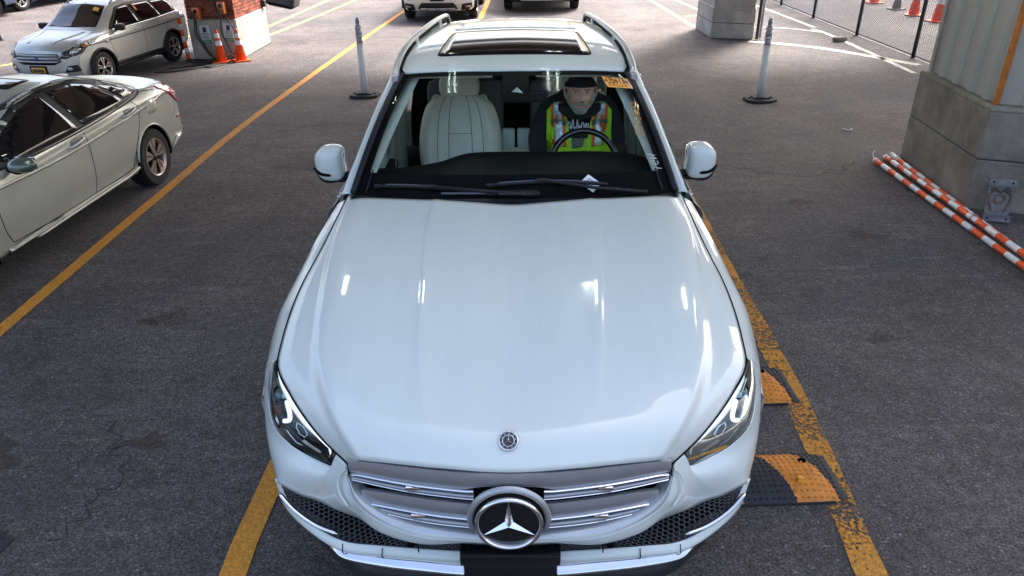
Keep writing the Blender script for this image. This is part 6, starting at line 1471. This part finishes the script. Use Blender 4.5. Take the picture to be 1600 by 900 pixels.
# vest panels laid over the evaluated body
dg = bpy.context.evaluated_depsgraph_get(); dg.update(); ev = body.evaluated_get(dg); me = ev.to_mesh()
bvP = BVHTree.FromPolygons([v.co.copy() for v in me.vertices], [tuple(p.vertices) for p in me.polygons]); ev.to_mesh_clear()
def VD(nm, poly, m, off, parent=None, th=.004, rnd=0): return decal(nm, poly, 'front', bvP, m, parent or dr, off, .025, th, rnd)
for sg in (1, -1):
    vp = VD('vest', [(sg * .035, .04), (sg * .050, .30), (sg * .075, .43), (sg * .10, .545), (sg * .155, .540), (sg * .200, .495), (sg * .198, .33), (sg * .195, .04)], vest_m, .012)
    VD('orange_band', [(sg * .078, .28), (sg * .088, .44), (sg * .112, .548), (sg * .178, .525), (sg * .172, .42), (sg * .165, .28)], vest_or, .016, vp, .003)
    VD('silver_tape', [(sg * .098, .285), (sg * .106, .44), (sg * .126, .548), (sg * .160, .535), (sg * .156, .42), (sg * .148, .285)], vest_rf, .020, vp, .003)
    VD('cross_tape', [(sg * .078, .405), (sg * .082, .432), (sg * .174, .438), (sg * .172, .411)], vest_gr, .024, vp, .003)
    VD('piping', ribbon([(sg * .037, .05), (sg * .052, .30), (sg * .077, .43), (sg * .102, .542)], .007), mat('vest_piping', (.62, .85, .15), .5), .017, vp, .004)
VD('vest_lower', [(-.19, .0), (-.19, .30), (-.07, .335), (0, .325), (.07, .335), (.19, .30), (.19, .0)], vest_m, .010)
VD('collar_flap', [(-.045, .335), (.035, .335), (.02, .285), (-.04, .275)], vest_gr, .022)
# chest lettering, a loose white script
scr = [[(-.075, .300), (-.06, .335), (-.05, .300), (-.068, .312)], [(-.045, .300), (-.038, .350), (-.030, .300), (-.02, .31)], [(-.015, .300), (-.010, .355), (-.004, .302), (.004, .318), (.008, .300)], [(.014, .300), (.018, .328), (.028, .325), (.032, .300)], [(.038, .315), (.046, .325), (.050, .305), (.042, .300), (.038, .315)], [(.058, .325), (.060, .302)], [(.068, .300), (.080, .322), (.072, .326)]]
b = MB()
for g in scr:
    pts = []
    for x, z in cr([(a, b_, 0) for a, b_ in g], 4)[:, :2]:
        h = bvP.ray_cast(Vector((x * 1.0, -1, z * 1.1 + .055)), Vector((0, 1, 0)))[0]
        if h: pts.append(h + Vector((0, -.004, 0)))
    if len(pts) > 1: b.tube(pts, .0032, 5)
b.build('chest_lettering', white_m, dr)
# hands on the lower part of the wheel
for sg, base in ((1, Vector((.15, -.38, .205))), (-1, Vector((-.20, -.32, .185)))):
    hv = [(0, .03, 0), (0, -.03, .01), (0, -.07, .012)]; he = [(0, 1), (1, 2)]; hr = [.026, (.036, .018), (.038, .016)]
    for k_, (dx, ln) in enumerate(((-.028, .068), (-.010, .078), (.009, .074), (.026, .058))):
        n = len(hv); hv += [(dx, -.082, .014), (dx * 1.05, -.082 - ln * .5, .012), (dx * 1.05, -.085 - ln * .75, -.012), (dx, -.075 - ln * .6, -.030)]; he += [(2, n), (n, n + 1), (n + 1, n + 2), (n + 2, n + 3)]; hr += [.010, .0095, .009, .0075]
    n = len(hv); tx = -sg * .036; hv += [(tx, -.02, .004), (tx * 1.6, -.055, -.005), (tx * 1.5, -.085, -.012)]; he += [(1, n), (n, n + 1), (n + 1, n + 2)]; hr += [.013, .011, .0085]
    skin('hand', hv, he, hr, skin_m, dr, loc=base)
